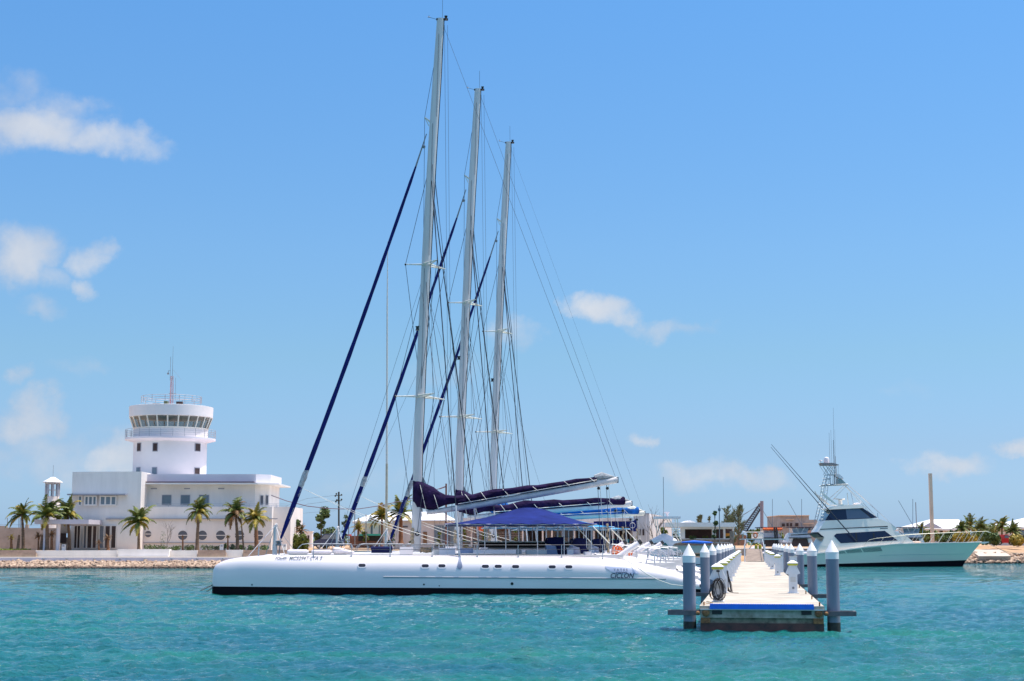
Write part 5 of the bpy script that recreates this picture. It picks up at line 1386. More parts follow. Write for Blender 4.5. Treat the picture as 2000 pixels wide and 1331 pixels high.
def barsY(lines, Y, r, m, par, name, d=0):
    mb = MB()
    for L_ in lines:
        mb.tube([W(x,y,Y) for x,y in L_], r, 5)
        if d: mb.tube([W(x,y,Y)+V((0,d,0)) for x,y in L_], r, 5)
    return build(mb, name, m, par)
YD = 132.0
bd = thing('motor_cruiser', (W(1345,1100,YD).x, YD, 0), 'white motor cruiser with navy stripes and teal window seen behind the catamaran sterns', 'motor boat')
mb = MB(); rs = []
for i in range(21):
    s = i/20; px = 1262+(1428-1262)*s
    x = W(px,1080,YD).x; zs = 1.62-.75*s**.8*.75; w = 1.7*(1-max(0,.25-s)*1.2)*(1-(s**5)*.25) if s > 0 else .9
    w = 1.75*min(1,(.35+s*2.2)**.6)
    rs.append([(x,YD+1.7-w*.85,-.3),(x,YD+1.7-w,.5),(x,YD+1.7-w*1.02,zs),(x,YD+1.7+w*1.02,zs),(x,YD+1.7+w,.5),(x,YD+1.7+w*.85,-.3)])
mb.rings(rs); build(mb, 'hull', gel, bd, True)
for (z0) in (.62,.38):
    mb = MB(); a, b = W(1300,1080,YD).x, W(1427,1080,YD).x; mb.box((a,YD-.10,z0+.0),(b,YD+.0,z0+.07)); build(mb, 'hull_stripe', letter, bd)
polyY([(1258,1078),(1262,1066),(1270,1058),(1276,1054.5),(1330,1057),(1331,1059),(1318,1062),(1312,1068),(1316,1078),(1322,1084),(1258,1084)], YD+.5, 2.4, gel, bd, 'cabin')
polyY([(1287,1069),(1297,1061),(1300,1060.5),(1310,1072),(1309,1074.5),(1287,1070.5)], YD+.46, .05, mat('teal_glass',(.03,.14,.14),.15), bd, 'side_window')
polyY([(1272,1063),(1280,1060.5),(1285,1060.5),(1281,1066),(1272,1066.5)], YD+.46, .05, windowg, bd, 'side_window')
mb = MB(); c = W(1297,1056,YD+1.7); 
k = YD/3000; mb.lathe((c.x,YD+1.7,c.z-.1), [(27*k,0),(24*k,.2),(17*k,.38),(9*k,.58),(5*k,.66),(.1,.68)], 20, sy=.9); build(mb, 'silver_cover', mat('silver_cover',(.66,.66,.70),.6,var=.15,vscale=1), bd, True)
rectY(1281,1009,1330,1013.5,YD+.4,2.4,gel,bd,'hardtop')
barsY([[(1283,1013),(1288,1045)],[(1323,1013),(1326,1050)],[(1306,1013),(1330,1055)],[(1315,1035),(1328,1035)],[(1317,1041),(1329,1041)],[(1319,1047),(1330,1048)],[(1330,1055),(1331,1057)]], YD+.5, .035, mastc, bd, 'hardtop_frame', 2.0)
barsY([[(1296,1045),(1296,985),(1295.5,932)]], YD+1.5, .025, greym, bd, 'whip_antenna')
rectY(1299,1000,1308,1003,YD+1.2,.6,gel,bd,'radar'); barsY([[(1303,1003),(1303,1009)]], YD+1.5, .1, gel, bd, 'radar_post')
barsY([[(1300,1077),(1305,1071),(1320,1071.5),(1326,1078),(1330,1088)],[(1312,1088),(1312,1071)],[(1320,1090),(1320,1072)],[(1300,1086),(1330,1092)]], YD-.05, .03, steel, bd, 'side_rail')
rectY(1331,1057.5,1391,1061.5,YD+8,1.2,bluef,None,'blue_awning') if False else None
mb = MB(); a, b = W(1331,1059.5,150), W(1392,1060,150); mb.tube([(a.x,150,a.z),(a.x+1.2,150,a.z+.03),(b.x-.8,150,b.z),(b.x,150,b.z)], [.05,.15,.13,.04], 8)
solo(mb, 'rolled_awning', bluef, 'long rolled bright blue awning between the motor cruiser and the low white building', 'awning', smooth=True)
mb = MB(); rectbox(mb, 1313, 1067.5, 1436, 1080, 185, .5); rectbox(mb, 1310, 1066.2, 1436, 1067.4, 184.9, .6)
solo(mb, 'quay_wall', mat('beige_quay',(.74,.64,.56),.85,var=.2,vscale=.6), 'beige low quay wall with a dark coping behind the left pier piles', 'wall')

def stern_boat(x0, x1, Y, lab, fringe):
    cx = (x0+x1)/2; w = x1-x0
    t = thing('fishing_boat', (W(cx,1080,Y).x, Y, 0), lab, 'fishing boat')
    mb = MB(); k = Y/3000; hwid = w*.46*k; c = W(cx,1080,Y).x; rs = []
    for i in range(9):
        s = i/8; ww = hwid*(1-.95*s**3); rs.append([(c-ww*.85,Y+s*13,-.3),(c-ww,Y+s*13,.4),(c-ww*1.05,Y+s*13,1.2+.9*s),(c+ww*1.05,Y+s*13,1.2+.9*s),(c+ww,Y+s*13,.4),(c+ww*.85,Y+s*13,-.3)])
    mb.rings(rs); build(mb, 'hull', gel, t, True)
    bb = 1060
    polyY([(cx-w*.46,bb),(cx-w*.33,1044),(cx-w*.25,1041),(cx+w*.25,1041),(cx+w*.33,1044),(cx+w*.46,bb)], Y+3, 4, gel, t, 'cabin')
    polyY([(cx-w*.34,bb+8),(cx-w*.25,1052.5),(cx+w*.25,1052.5),(cx+w*.34,bb+8)], Y+2.9, .08, darkin, t, 'cabin_door')
    polyY([(cx-w*.40,1050.2),(cx+w*.40,1050.2),(cx+w*.41,1051.6),(cx-w*.41,1051.6)], Y+2.4, .6, blackm, t, 'overhang')
    pv = mat('clear_vinyl', (.50,.51,.58), .25, var=.3, vscale=1.5)
    polyY([(cx-w*.26,1041),(cx-w*.3,1032),(cx+w*.3,1032),(cx+w*.26,1041)], Y+3.4, 2.4, pv, t, 'flybridge_enclosure')
    rectY(cx-w*.42,1029.8,cx+w*.42,1031.2,Y+2.6,4,mat('bimini_navy',(.015,.018,.05),.8),t,'bimini')
    if fringe:
        mb = MB(); rn = random.Random(3)
        a, b = W(cx-w*.30,1032,Y+2.5), W(cx+w*.42,1032,Y+2.5); n = 16
        for i in range(n):
            x = a.x+(b.x-a.x)*i/n; mb.tube([(x,Y+2.5,a.z+.05),(x+.05,Y+2.45,a.z-.1),(x+.1,Y+2.5,a.z-.22-.1*rn.random())], [.06,.12,.08], 6)
        build(mb, 'stowed_life_jackets', orange, t, True)
    barsY([[(cx-w*.4,1031),(cx-w*.38,1051)],[(cx+w*.4,1031),(cx+w*.38,1051)],[(cx-w*.15,1031),(cx-w*.05,1041)],[(cx+w*.15,1031),(cx+w*.05,1041)]], Y+2.6, .04, steel, t, 'bimini_frame')
    barsY([[(cx+w*.30,1050),(cx-w*.45,985 if fringe else 978)],[(cx+w*.05,1032),(cx+w*.05,975)]], Y+5, .03, greym, t, 'outrigger')
    return t
b1 = stern_boat(1480, 1532, 195, 'white fishing boat seen stern-on with orange life jackets under its bimini', True)
barsY([[(1512,1030),(1515,1062)],[(1516,1030),(1519,1062)]], 196.5, .12, blackm, b1, 'outboard_pole')
stern_boat(1536, 1590, 193, 'white fishing boat with clear vinyl flybridge seen stern-on beside the large yacht', False)
stern_boat(1752, 1808, 187, 'white boat with navy bimini partly hidden behind the foredeck of the large yacht', False)
# raised platform with lifebuoy behind the ramp
st = thing('jetty_stage', tuple(W(1478,1075,192)), 'pale raised boarding stage with a lifebuoy behind the end of the pier', 'stage')
rectY(1451,1052.5,1535,1054.6,192,3,deckm,st,'stage_floor'); rectY(1468,1043,1491,1052.3,192.5,.2,cream,st,'panel')
barsY([[(1451,1054),(1451,1040),(1490,1040),(1490,1054)],[(1464,1072),(1473,1055)],[(1486,1072),(1486,1055)],[(1491,1072),(1492,1055)]], 192.1, .05, steel, st, 'stage_frame')
mb = MB(); c = W(1475.5,1046,191.8); mb.tube([(c.x+.22*math.cos(k*.45),191.8,c.z+.3*math.sin(k*.45)) for k in range(15)], .07, 6); solo(mb, 'lifebuoy', orange, 'orange ring lifebuoy hung on the stage panel behind the pier', 'lifebuoy', smooth=True)
for i,(a0,a1) in enumerate(((1474,1480),(1482,1487))):
    mb = MB(); p = W((a0+a1)/2,1073,190); mb.lathe((p.x,190,p.z), [(.18,0),(.2,.25),(.18,.5),(.1,.55)], 12); solo(mb, 'fuel_drum', mat('yellow_drum',(.6,.4,.03),.5), ['yellow drum under the stage, left one','yellow drum under the stage, right one'][i], 'drum', smooth=True)
# ---------------------------------------------------------------- palms and plants
def crown_mesh(c, L, n, rnd, droop=1.0, up=.9, leaf=.27, hang=.40):
    mb = MB(); wind = V((rnd.uniform(-.03,.05), rnd.uniform(-.02,.02), 0))
    for f in range(n):
        az = 2*math.pi*(f/n) + rnd.uniform(-.3,.3); t0 = (f*0.618) % 1
        el = R(82) - t0*R(95)*(1.15-up*.2) + rnd.uniform(-.12,.12)
        Lf = L*rnd.uniform(.68,1.15); K = 10
        p = V(c); d = V((math.cos(az)*math.cos(el), math.sin(az)*math.cos(el), math.sin(el))); pts = [p.copy()]
        side = V((-math.sin(az), math.cos(az), 0))
        for k in range(K):
            p = p + d*(Lf/K); pts.append(p.copy()); d = (d + wind + V((0,0,-1))*(.10+.16*k/K)*droop).normalized()
        mb.tube(pts, [.045*L/2.6]*2+[.03*L/2.6]*4+[.015*L/2.6]*(K-5), 4)
        M = 42
        for m in range(2, M):
            t = m/M; i = int(t*K); q = pts[i].lerp(pts[min(K,i+1)], t*K-i); tg = (pts[min(K,i+1)]-pts[i]).normalized() if i < K else d
            prof = (.35+.65*math.sin(math.pi*min(1,t*1.15)**.8)); ll = Lf*leaf*prof*rnd.uniform(.8,1.15); wv = .060*L/2.6
            for s in (-1, 1):
                dd = (side*s*.9 + tg*.75 + V((0,0,-hang*rnd.uniform(.6,1.8)))).normalized()
                e = q + dd*ll; mid = q+dd*ll*.5+V((0,0,.02)); wd = tg*wv
                e.z -= .06*ll
                mb.add([q-wd*.5, q+wd*.5, mid+wd*.8, e, mid-wd*.8], [(0,1,2,3,4)])
    return mb
def palm(px, by, cy_, spread, Y, lab, seed, lm=leafg, lm2=None, n=15, tm=trunkm, lean=0, r0=.19, grp='palm trees', droop=1.0, up=.9):
    rnd = random.Random(seed)
    b = W(px, by, Y); c = W(px+lean, cy_, Y); L = spread/3000*Y
    t = thing('palm_tree', tuple(b), lab, 'palm tree', grp)
    mb = MB(); K = 12; pts = []; rr = []
    for k in range(K+1):
        q = k/K; p = b.lerp(c, q); p.x += -lean/3000*Y*.25*math.sin(math.pi*q); pts.append(p)
        rr.append(r0*(1.35 if k == 0 else 1.0-.35*q)*(1+.06*(k%2)))
    pts.append(c+V((0,0,.3))); rr.append(r0*.9)
    mb.tube(pts, rr, 10); build(mb, 'trunk', tm, t, True)
    n = int(n*1.45)
    k1 = n if lm2 is None else int(n*.68)
    build(crown_mesh(c+V((0,0,.15)), L, k1, rnd, droop, up), 'crown', lm, t)
    if lm2 is not None:
        mb = crown_mesh(c, L*.95, n-k1, rnd, droop*1.5, .3); build(mb, 'old_fronds', lm2, t)
    return t
palm(45.5,1075,1008,38,166.5,'leftmost tall palm at the left edge in front of the bare block wall',1,leafg,leafy,14,lean=-2.5)
palm(92,1075,1010,44,165.2,'palm with dark upright fronds in front of the lantern tower',2,leafg,leafy,17,r0=.22,up=1.3,droop=.85)
palm(135.5,1075,1008,42,166.8,'palm with wide spreading fronds beside the entrance canopy',3,leafg,leafy,16,lean=-3)
palm(271,1075,1022,44,166.2,'palm with long arching fronds at the joint of the two building wings',4,leafg,leafy,16,r0=.17)
palm(385,1075,1002,36,166.0,'palm with yellowing lower fronds between the second and third round windows',5,leafg,leafy,17,lean=4,droop=1.25,r0=.2)
palm(464,1075,1006,40,166.4,'palm with grey double trunk left of the golden palm',6,leafg,leafdry,18,droop=1.15,lean=-4)
palm(501,1074,1016,38,165.6,'golden yellow palm with a reddish trunk at the right end of the building',8,leafy,leafg,16,tm=trunkr,r0=.24,lean=-2)
mb = MB(); mb.tube([W(476,1074,166.2), W(473,1040,166.2), W(470,1008,166.2)], [.1,.08,.06], 7)
solo(mb, 'dead_palm_stem', trunkm, 'thin bare palm stem leaning beside the grey double-trunk palm', 'palm stem', smooth=True)
palm(746,1062,1012,34,198,'palm standing left of the pale pole behind the foredeck',9,leafy,leafg,15,r0=.2)
palm(783,1062,1006,40,201,'palm with tall upright fronds right of the pale pole',10,leafg,leafy,15,tm=trunkr,up=1.4,droop=.8,r0=.3)
palm(700,1062,1035,20,210,'small palm in front of the white villa',11,leafy,None,12)
for i,(px,cy_,sp,Y) in enumerate(((1878,1036,24,225),(1893,1030,30,235),(1916,1034,24,240),(1957,1030,28,232),(1979,1040,26,222),(1798,1040,20,228))):
    palm(px,1062,cy_,sp,Y,['palm by the right shore just right of the white roof','tallest bushy palm on the right shore','palm between the two tallest palms on the right shore','dark upright palm left of the far right white roof','palm in front of the far right white roof','small palm beside the short thin pile'][i],20+i,leafg,leafy if i%2 else None,15,up=1.1)
for i,(px,h,sp,m,lab) in enumerate(((22,1054,9,leafy,'short stubby palm with a green tuft at the far left'),(75,1052,12,leafdry,'young dry palm between the two left palms'),(101,1048,12,leafdry,'stubby thick dead-looking palm under the entrance canopy'),(193,1064,8,leafdry,'low palm stump in front of the glass doors'),(211,1054,11,leafdry,'dead drooping small palm in front of the glass doors'),(357,1052,5,leafdry,'bare reddish palm stump before the second round window'),(445,1052,7,leafy,'small young palm with a lime tuft between round windows'))):
    palm(px,1075,h,sp,165.4,lab,40+i,m,None,9,tm=trunkr,r0=.17 if i in (0,2,4) else .11,grp='small palms and stumps')
for i,(px,top,lab) in enumerate(((36,1045,'bare leaning stump left of the leftmost tall palm'),(81.5,1045,'bare stump left of the entrance column'))):
    mb = MB(); mb.tube([W(px-1,1075,165.5), W(px,1058,165.5), W(px+1.5,top,165.5)], [.2,.15,.1], 8); solo(mb, 'palm_stump', trunkm, lab, 'stump', smooth=True)
def shrub(name, px0, px1, y0, y1, Y, m, lab, seed, n=260, size=.22, cat='shrub', grp=None, d=.8):
    rnd = random.Random(seed); a, b = W(px0,y0,Y), W(px1,y1,Y); c = ((a.x+b.x)/2, Y, (a.z+b.z)/2)
    t = thing(name, (c[0],Y,b.z), lab, cat, grp)
    mb = MB(); k = max(2, int((b.x-a.x)/1.0))
    for j in range(k):
        cc = (a.x+(b.x-a.x)*(j+.5)/k, Y+rnd.uniform(-.3,.3), c[2]+rnd.uniform(-.15,.1)); mb.leaves(cc, ((b.x-a.x)/k*.75, d, (a.z-b.z)*.5), n//k, size, rnd)
    build(mb, 'foliage', m, t)
    mb = MB(); 
    for j in range(4): mb.tube([(c[0]+.1*j,Y,b.z-.2),(c[0]+rnd.uniform(-.4,.4),Y,c[2])], .03, 5)
    build(mb, 'stems', trunkm, t); return t
xs = [(284,305),(306,331),(334,352),(362,378),(394,415),(415,436),(437,441),(450,462),(466,478),(484,496),(508,524)]
for i,(a,b) in enumerate(xs):
    shrub('shrub', a, b, 1063+(i%3), 1075, 167.4, bushs if i in (4,5,7) else bushg, '%s low shrub from the left along the foot of the round-windowed wall' % ORD[i], 60+i, 240, .2, grp='low shrubs along the building')
rnd = random.Random(8); t = thing('bare_tree', tuple(W(330,1074,167)), 'leafless young tree against the white wall left of the round windows', 'tree')
mb = MB()
def branch(mb, p, d, L, r, lev, rnd):
    q = p + d*L; mb.tube([p, p.lerp(q,.5)+V((rnd.uniform(-.05,.05)*L,0,0)), q], [r, r*.8, r*.6], 4)
    if lev > 0:
        for _ in range(3 if lev > 1 else 2):
            nd = (d + V((rnd.uniform(-.75,.75), rnd.uniform(-.5,.5), rnd.uniform(-.1,.5)))).normalized()
            branch(mb, p.lerp(q, rnd.uniform(.4,1)), nd, L*rnd.uniform(.55,.8), r*.6, lev-1, rnd)
branch(mb, W(326,1074,167), V((.05,0,1)), 1.5, .05, 4, rnd); build(mb, 'branches', mat('pale_twigs',(.30,.25,.22),.9), t)
mb = MB(); mb.leaves(tuple(W(318,1055,167)), (.35,.3,1.0), 120, .12, rnd); build(mb, 'foliage', bushg, t)
mb = MB(); a = W(-40,1071.5,164.6); b = W(56,1075.5,164.6)
rnd = random.Random(5)
for k in range(700): mb.leaves((rnd.uniform(a.x,b.x),rnd.uniform(164,165.5),1.78), (.1,.1,.08), 1, .22, rnd)
tag(build(mb, 'ground_cover', grassy), 'bright lime ground cover at the left edge above the brown steps', 'ground cover', kind='stuff')
for i,(px,lab) in enumerate(((433,'small white utility box standing among the shrubs'),(124.5,'small white utility box under the entrance canopy'),(556,'small white utility box at the far right wall of the building'))):
    t = thing('utility_box', tuple(W(px,1075,165)), lab, 'utility box'); rectY(px-3.4,1063 if i != 1 else 1063.5,px+3.4,1076,165,.35,wallw,t,'housing'); rectY(px-1.9,1064.5,px+1.9,1068,164.96,.05,ledge,t,'label_plate')
# trees in the middle distance
def tree(px, y0, y1, w, Y, lab, seed, m=bushg, n=900, size=.35, clumps=9, r=.12, grp=None, gaps=.45):
    rnd = random.Random(seed); b = W(px, 1068, Y); k = Y/3000; t = thing('leafy_tree', tuple(b), lab, 'tree', grp)
    zc0, zc1 = W(px,y1,Y).z, W(px,y0,Y).z; mb = MB(); mbt = MB()
    mbt.tube([b, V((b.x+rnd.uniform(-.2,.2),Y,(b.z+zc1)/2)), V((b.x,Y,zc1-.4))], [r,r*.7,r*.3], 7)
    for j in range(clumps):
        q = rnd.random(); z = zc0+(zc1-zc0)*q; ww = w*k*.5*(1-.55*q)
        c = V((b.x+rnd.uniform(-1,1)*ww*.75, Y+rnd.uniform(-1,1)*ww*.7, z)); rr = w*k*gaps*.5*rnd.uniform(.5,1.6)
        mb.leaves(c, (rr,rr,rr*.75), n//clumps, size, rnd); mbt.tube([V((b.x,Y,max(b.z,z-.9))), c], .035, 4)
    build(mbt, 'trunk', trunkm, t); build(mb, 'crown', m, t); return t
tree(580,1018,1070,20,178,'dense bush just right of the end wall of the white building',1,bushg,700)
tree(598,1040,1072,16,196,'olive shrub behind the white kiosk',2,mat('olive_leaf',(.16,.17,.05),.7,col2=(.07,.08,.02),vscale=1.5),500)
tree(628,994,1068,36,193,'open-crowned green tree left of the utility pole',3,bushg,1300,.42,14,gaps=.36)
tree(641,1030,1070,30,200,'broad green bush between the open-crowned tree and the utility pole',4,bushg,900,.4)
tree(673,995,1056,22,196,'sparse thin-leaved tree right behind the utility pole',5,bushg,260,.35,12,.05,gaps=.3)
shrub('spiky_plant', 574, 600, 1042, 1080, 176, leafg, 'tall leafy creeper plant before the kiosk', 71, 900, .4, 'plant')
palm(588,1078,1040,18,177,'dry orange-tipped agave-like palm left of the white kiosk',47,leafdry,leafg,13,r0=.2,grp='small palms and stumps',up=1.5)
for i,(px,y0,w) in enumerate(((906,1035,10),(945,1032,12),(969,1028,14),(1008,1035,10),(1097,1030,18),(1238,1043,10),(1322,1025,20),(1347,1035,12))):
    tree(px,y0,1066,w,203+i,['small green plant by the white columns, leftmost','small twiggy plant by the orange panel','green sapling behind the middle catamaran mast','bright green plant in the shade of the canopy','leafy green tree behind the helm covers','small reddish-green plant beside the white block building','dark green tree against the tall white building','ochre plant in front of the low white building'][i],80+i,leafg if i != 7 else leafy,420,.3,7,.06)
for i,(px,y0,w,lab) in enumerate(((858,1040,14,'low bush by the glass front of the service building'),(806,1042,12,'low bush before the blank wall right of the nearest mast'),(1296,1030,16,'bushy tree between the white block building and the motor cruiser'),(1352,1046,16,'low bush before the first opening of the low white building'),(1378,1048,16,'low bush before the widest opening of the low white building'),(1422,1050,14,'low bush at the right end of the low white building'),(712,1038,16,'bush before the left end of the villa'),(764,1040,16,'bush between the two palms at the villa'))):
    tree(px,y0,1068,w,197+i,lab,140+i,bushg if i%2 else leafg,420,.3,7,.06)
tree(1397,1001,1060,14,190,'slender green sapling left of the street lamp',99,bushg,420,.35,9,.05)
def casuarina(px, y0, w, Y, lab, seed):
    rnd = random.Random(seed); b = W(px,1066,Y); tp = W(px,y0,Y); k = Y/3000; t = thing('casuarina_tree', tuple(b), lab, 'tree', 'casuarina trees'); mb = MB(); mt = MB()
    mt.tube([b, tp], [.2,.03], 6)
    for j in range(34):
        q = rnd.random()**.9; z = b.z+(tp.z-b.z)*q; az = rnd.uniform(0,6.28); L = w*k*.6*(1-.5*q)*rnd.uniform(.6,1.3)
        p = V((b.x,Y,z)); d = V((math.cos(az)*.7, math.sin(az)*.5, .95)).normalized(); e = p+d*L; mt.tube([p,e],.03,4)
        for s in range(26):
            c = p.lerp(e, rnd.uniform(.15,1.05)); dd = V((rnd.gauss(0,.5), rnd.gauss(0,.5), rnd.uniform(.1,1))).normalized(); ll = rnd.uniform(.25,.6); sd = dd.cross(V((0,1,0))).normalized()*.05
            mb.add([c-sd, c+sd, c+dd*ll], [(0,1,2)])
    build(mt, 'trunk', trunkm, t); build(mb, 'crown', pineg, t)
casuarina(1420,998,34,210,'casuarina with separate upright tips behind the street lamp',1)
casuarina(1443,996,42,214,'fuller casuarina left of the crane boom',2)
casuarina(1431,1006,26,218,'casuarina half hidden between two others beside the low building',3)
for i,(px,y0,Y) in enumerate(((1365,1008,300),(1369.5,1008,304),(1386,1012,330))): casuarina(px,y0,8,Y,['thin distant casuarina above the flat roof, left of a pair','thin distant casuarina above the flat roof, right of a pair','lone distant casuarina above the flat roof'][i],10+i)
shb = [(1462,1490,1033,1058,240),(1500,1530,1040,1060,260),(1795,1830,1036,1060,222),(1830,1868,1038,1060,224),(1866,1905,1040,1062,221),(1903,1935,1036,1062,223),(1926,1950,1040,1064,212),(1975,1996,1044,1066,211),(1905,1945,1022,1050,262),(1995,2040,1040,1062,223),(1760,1796,1040,1060,226)]
for i,(a,b,y0,y1,Y) in enumerate(shb):
    shrub('bush', a, b, y0, y1, Y, [bushg,leafy,leafg][i%3] if i > 1 else leafg, '%s green bush from the left in the scrub behind the yacht and the pier end' % ORD[i], 120+i, 900, .45, 'bush', 'bushes behind the right shore', 1.6)
# far treeline
mb = MB(); rnd = random.Random(9)
for k in range(2600):
    x = rnd.uniform(-260, 520); mb.leaves((x, 420+rnd.uniform(-8,8), 2+rnd.uniform(0,2.6)*(.6+.4*math.sin(x*.07))), (1.2,1,.6), 2, 1.6, rnd)
tag(build(mb, 'far_treeline', bushg), 'low dark green line of far trees along the horizon', 'treeline', kind='stuff')

# ---------------------------------------------------------------- mid background
def hip_roof(par, x0, x1, ye, xr0, xr1, yr, Y, dep, m=roofw, name='roof'):
    a, b = W(x0,ye,Y), W(x1,ye,Y); zr = W(xr0,yr,Y+dep/2).z; c, d = W(xr0,yr,Y+dep/2).x, W(xr1,yr,Y+dep/2).x
    mb = MB(); z = a.z
    mb.add([(a.x,Y,z),(b.x,Y,z),(b.x,Y+dep,z),(a.x,Y+dep,z),(c,Y+dep/2,zr),(d,Y+dep/2,zr),(a.x,Y,z-.3),(b.x,Y,z-.3),(b.x,Y+dep,z-.3),(a.x,Y+dep,z-.3)],
      [(0,1,5,4),(1,2,5),(2,3,4,5),(3,0,4),(0,6,7,1),(1,7,8,2),(2,8,9,3),(3,9,6,0),(9,8,7,6)])
    return build(mb, name, m, par)
v1 = thing('villa', tuple(W(790,1066,226)), 'white villa with a long bright hipped roof behind the nearest mast', 'house')
rectY(697,1018,886,1072,227,12,wallw,v1,'wall'); hip_roof(v1,688,894,1018.5,737,862,1000,225.5,16)
polyY([(717,1018),(724,1007),(734,1018)], 225.3, .6, roofg, v1, 'dormer'); 
for a,b in ((722,730),(738,744)): window(v1,a,1024,b,1045,227,wallw,windowb,1,.15)
rectY(703,1043,745,1045.5,222,4,green,v1,'green_awning'); 
v2 = thing('service_building', tuple(W(830,1066,208)), 'low lavender-white service building with a brown door right of the nearest mast', 'building')
wthr = mat('weathered_render',(.64,.60,.58),.85,var=.25,vscale=.6,detail=9,stretch=(1,1,.3))
rectY(766,1018,893,1075,208,8,wthr,v2,'wall'); rectY(765,1016.5,894,1018.2,207.6,9,roofg,v2,'roof_slab')
rectY(826.5,1039,834,1064,207.9,.06,mat('brown_door',(.18,.10,.05),.6),v2,'door'); window(v2,847.5,1026,900-8,1072,208,ledge,windowb,3,.06); window(v2,783,1027.5,797,1031,208,ledge,darkin,1,.05)
rectY(865,1036,880,1060,207.85,.05,windowg,v2,'inner_door')
pv = thing('waterfront_pavilion', tuple(W(1060,1066,216)), 'open waterfront pavilion with dark rooms, white posts and orange panels behind the navy canopy', 'pavilion')
rectY(894,1012,1236,1070,222,6,mat('pavilion_wall',(.45,.40,.38),.85,var=.4,vscale=.5),pv,'back_wall')
rectY(894,1020,1236,1027,214,9,wallt,pv,'flat_roof')
for a,b,y0,y1,m in ((930,944,1028,1038,orange),(978,1000,1028,1037,mat('rust_orange_panel',(.38,.15,.05),.7)),(1028,1064,1031,1057,darkin),(1126,1155,1032,1058,darkin),(1165,1230,1032,1060,darkin),(893,901,1040,1060,greym),(912,928,1030,1050,purp),(1085,1120,1031,1050,windowg)):
    rectY(a,y0,b,y1,221.9 if m is not orange else 214.5,.1,m,pv,'panel')
for px in (897,921,956,966,1021,1060,1078,1122,1160,1198,1236):
    rectY(px-1.6,1027,px+1.6,1068,215,.3,wallw,pv,'post')
for y in (1041,1046,1050): rectY(905,y,1020,y+1.2,219,.1,purp,pv,'louvre')
rectY(1160,1018.5,1234,1029.5,212.5,.15,navy,pv,'fascia_sign')
for i,px in enumerate((1168,1182,1198,1212,1226)):
    t = thing('dining_chair', tuple(W(px,1067,211+i*.6)), '%s chair from the left on the pavilion terrace' % ORD[i], 'chair', 'chairs on the pavilion terrace')
    Y = 211+i*.6; c = W(px,1067,Y); m = mat('turquoise_paint',(.05,.35,.38),.5) if i%2 == 0 else mat('plum_paint',(.10,.05,.12),.5)
    mb = MB(); mb.box((c.x-.22,Y-.22,c.z+.42),(c.x+.22,Y+.22,c.z+.47)); build(mb,'seat',m,t); mb = MB(); mb.box((c.x-.22,Y+.2,c.z+.5),(c.x+.22,Y+.24,c.z+.95)); build(mb,'backrest',m,t)
    for dx in (-.19,.19):
        for dy in (-.19,.19):
            mb = MB(); mb.box((c.x+dx-.02,Y+dy-.02,c.z),(c.x+dx+.02,Y+dy+.02,c.z+.42)); build(mb,'leg',m,t)
# navy flag with ring emblem
fl = thing('hanging_flag', tuple(W(1244,1042,205)), 'navy flag with a pale ring emblem hanging beside the white block building', 'flag')
mb = MB(); a, b = W(1229,1019,205), W(1245,1038,205); n = 8; top = [(1228,1020.5),(1230,1019),(1233,1019),(1236,1018.5),(1238,1017),(1241,1014.5),(1243,1013.5)]
q = top+[(1244,1026),(1245.5,1038),(1240,1038.5),(1234,1037.5),(1229,1032)]
mb.prism([(W(x,y,205).x, W(x,y,205).z) for x,y in q], 205, 205.03); build(mb,'cloth',navy,fl)
mb = MB(); c = W(1235.5,1026.5,204.95); mb.tube([(c.x+.34*math.cos(k*.3142),204.97,c.z+.34*math.sin(k*.3142)) for k in range(21)], .03, 4); build(mb,'ring_emblem',pedm,fl)
v3 = thing('block_building', tuple(W(1265,1066,206)), 'tall plain white block building at the right of the pavilion', 'building')
mb = MB(); A = [W(1237,1003.5,206), W(1268,1003.5,206)]; far_ = W(1312,1021,240)
P = [(A[0].x,206),(A[1].x,206),(far_.x,240),(A[0].x+4,240)]
zt_ = A[0].z
mb.add([(x,y,1.0) for x,y in P]+[(x,y,zt_) for x,y in P], [(0,1,5,4),(1,2,6,5),(2,3,7,6),(3,0,4,7),(4,5,6,7)]); build(mb,'wall',wthr,v3)
rectY(1236,1002.4,1268.6,1004.6,205.8,.4,ledge,v3,'parapet'); 
for a,b in ((1248,1251.5),(1255,1258.5)): rectY(a,1034,b,1046,205.9,.08,darkin,v3,'window')
for px in (1242,1262): rectY(px,1004.8,px+1,1070,205.85,.2,wallt,v3,'pilaster')
v4 = thing('terrace_building', tuple(W(1380,1066,200)), 'long low white flat-roofed building with square openings behind the left piles', 'building')
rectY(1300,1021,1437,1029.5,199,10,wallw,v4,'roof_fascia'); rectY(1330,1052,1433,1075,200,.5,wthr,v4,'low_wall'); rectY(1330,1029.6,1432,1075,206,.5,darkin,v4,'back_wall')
for a,b in ((1330,1338),(1391.5,1398.5),(1413.5,1417),(1431.5,1434)): rectY(a,1029.6,b,1052,200,.6,wallw,v4,'pillar')
rectY(1338,1029.6,1391.4,1034,200,.5,wallw,v4,'lintel'); rectY(1398.6,1029.6,1413.4,1034,200,.5,wallw,v4,'lintel'); rectY(1417.1,1029.6,1431.4,1033.5,200,.5,wallw,v4,'lintel')
rectY(1416,1042,1430,1049,204,.3,mat('ochre_umbrella',(.55,.25,.03),.7),v4,'ochre_awning'); polyY([(1334,1021),(1348,1016.8),(1360,1021)], 205, 6, roofw, v4, 'skylight_roof')
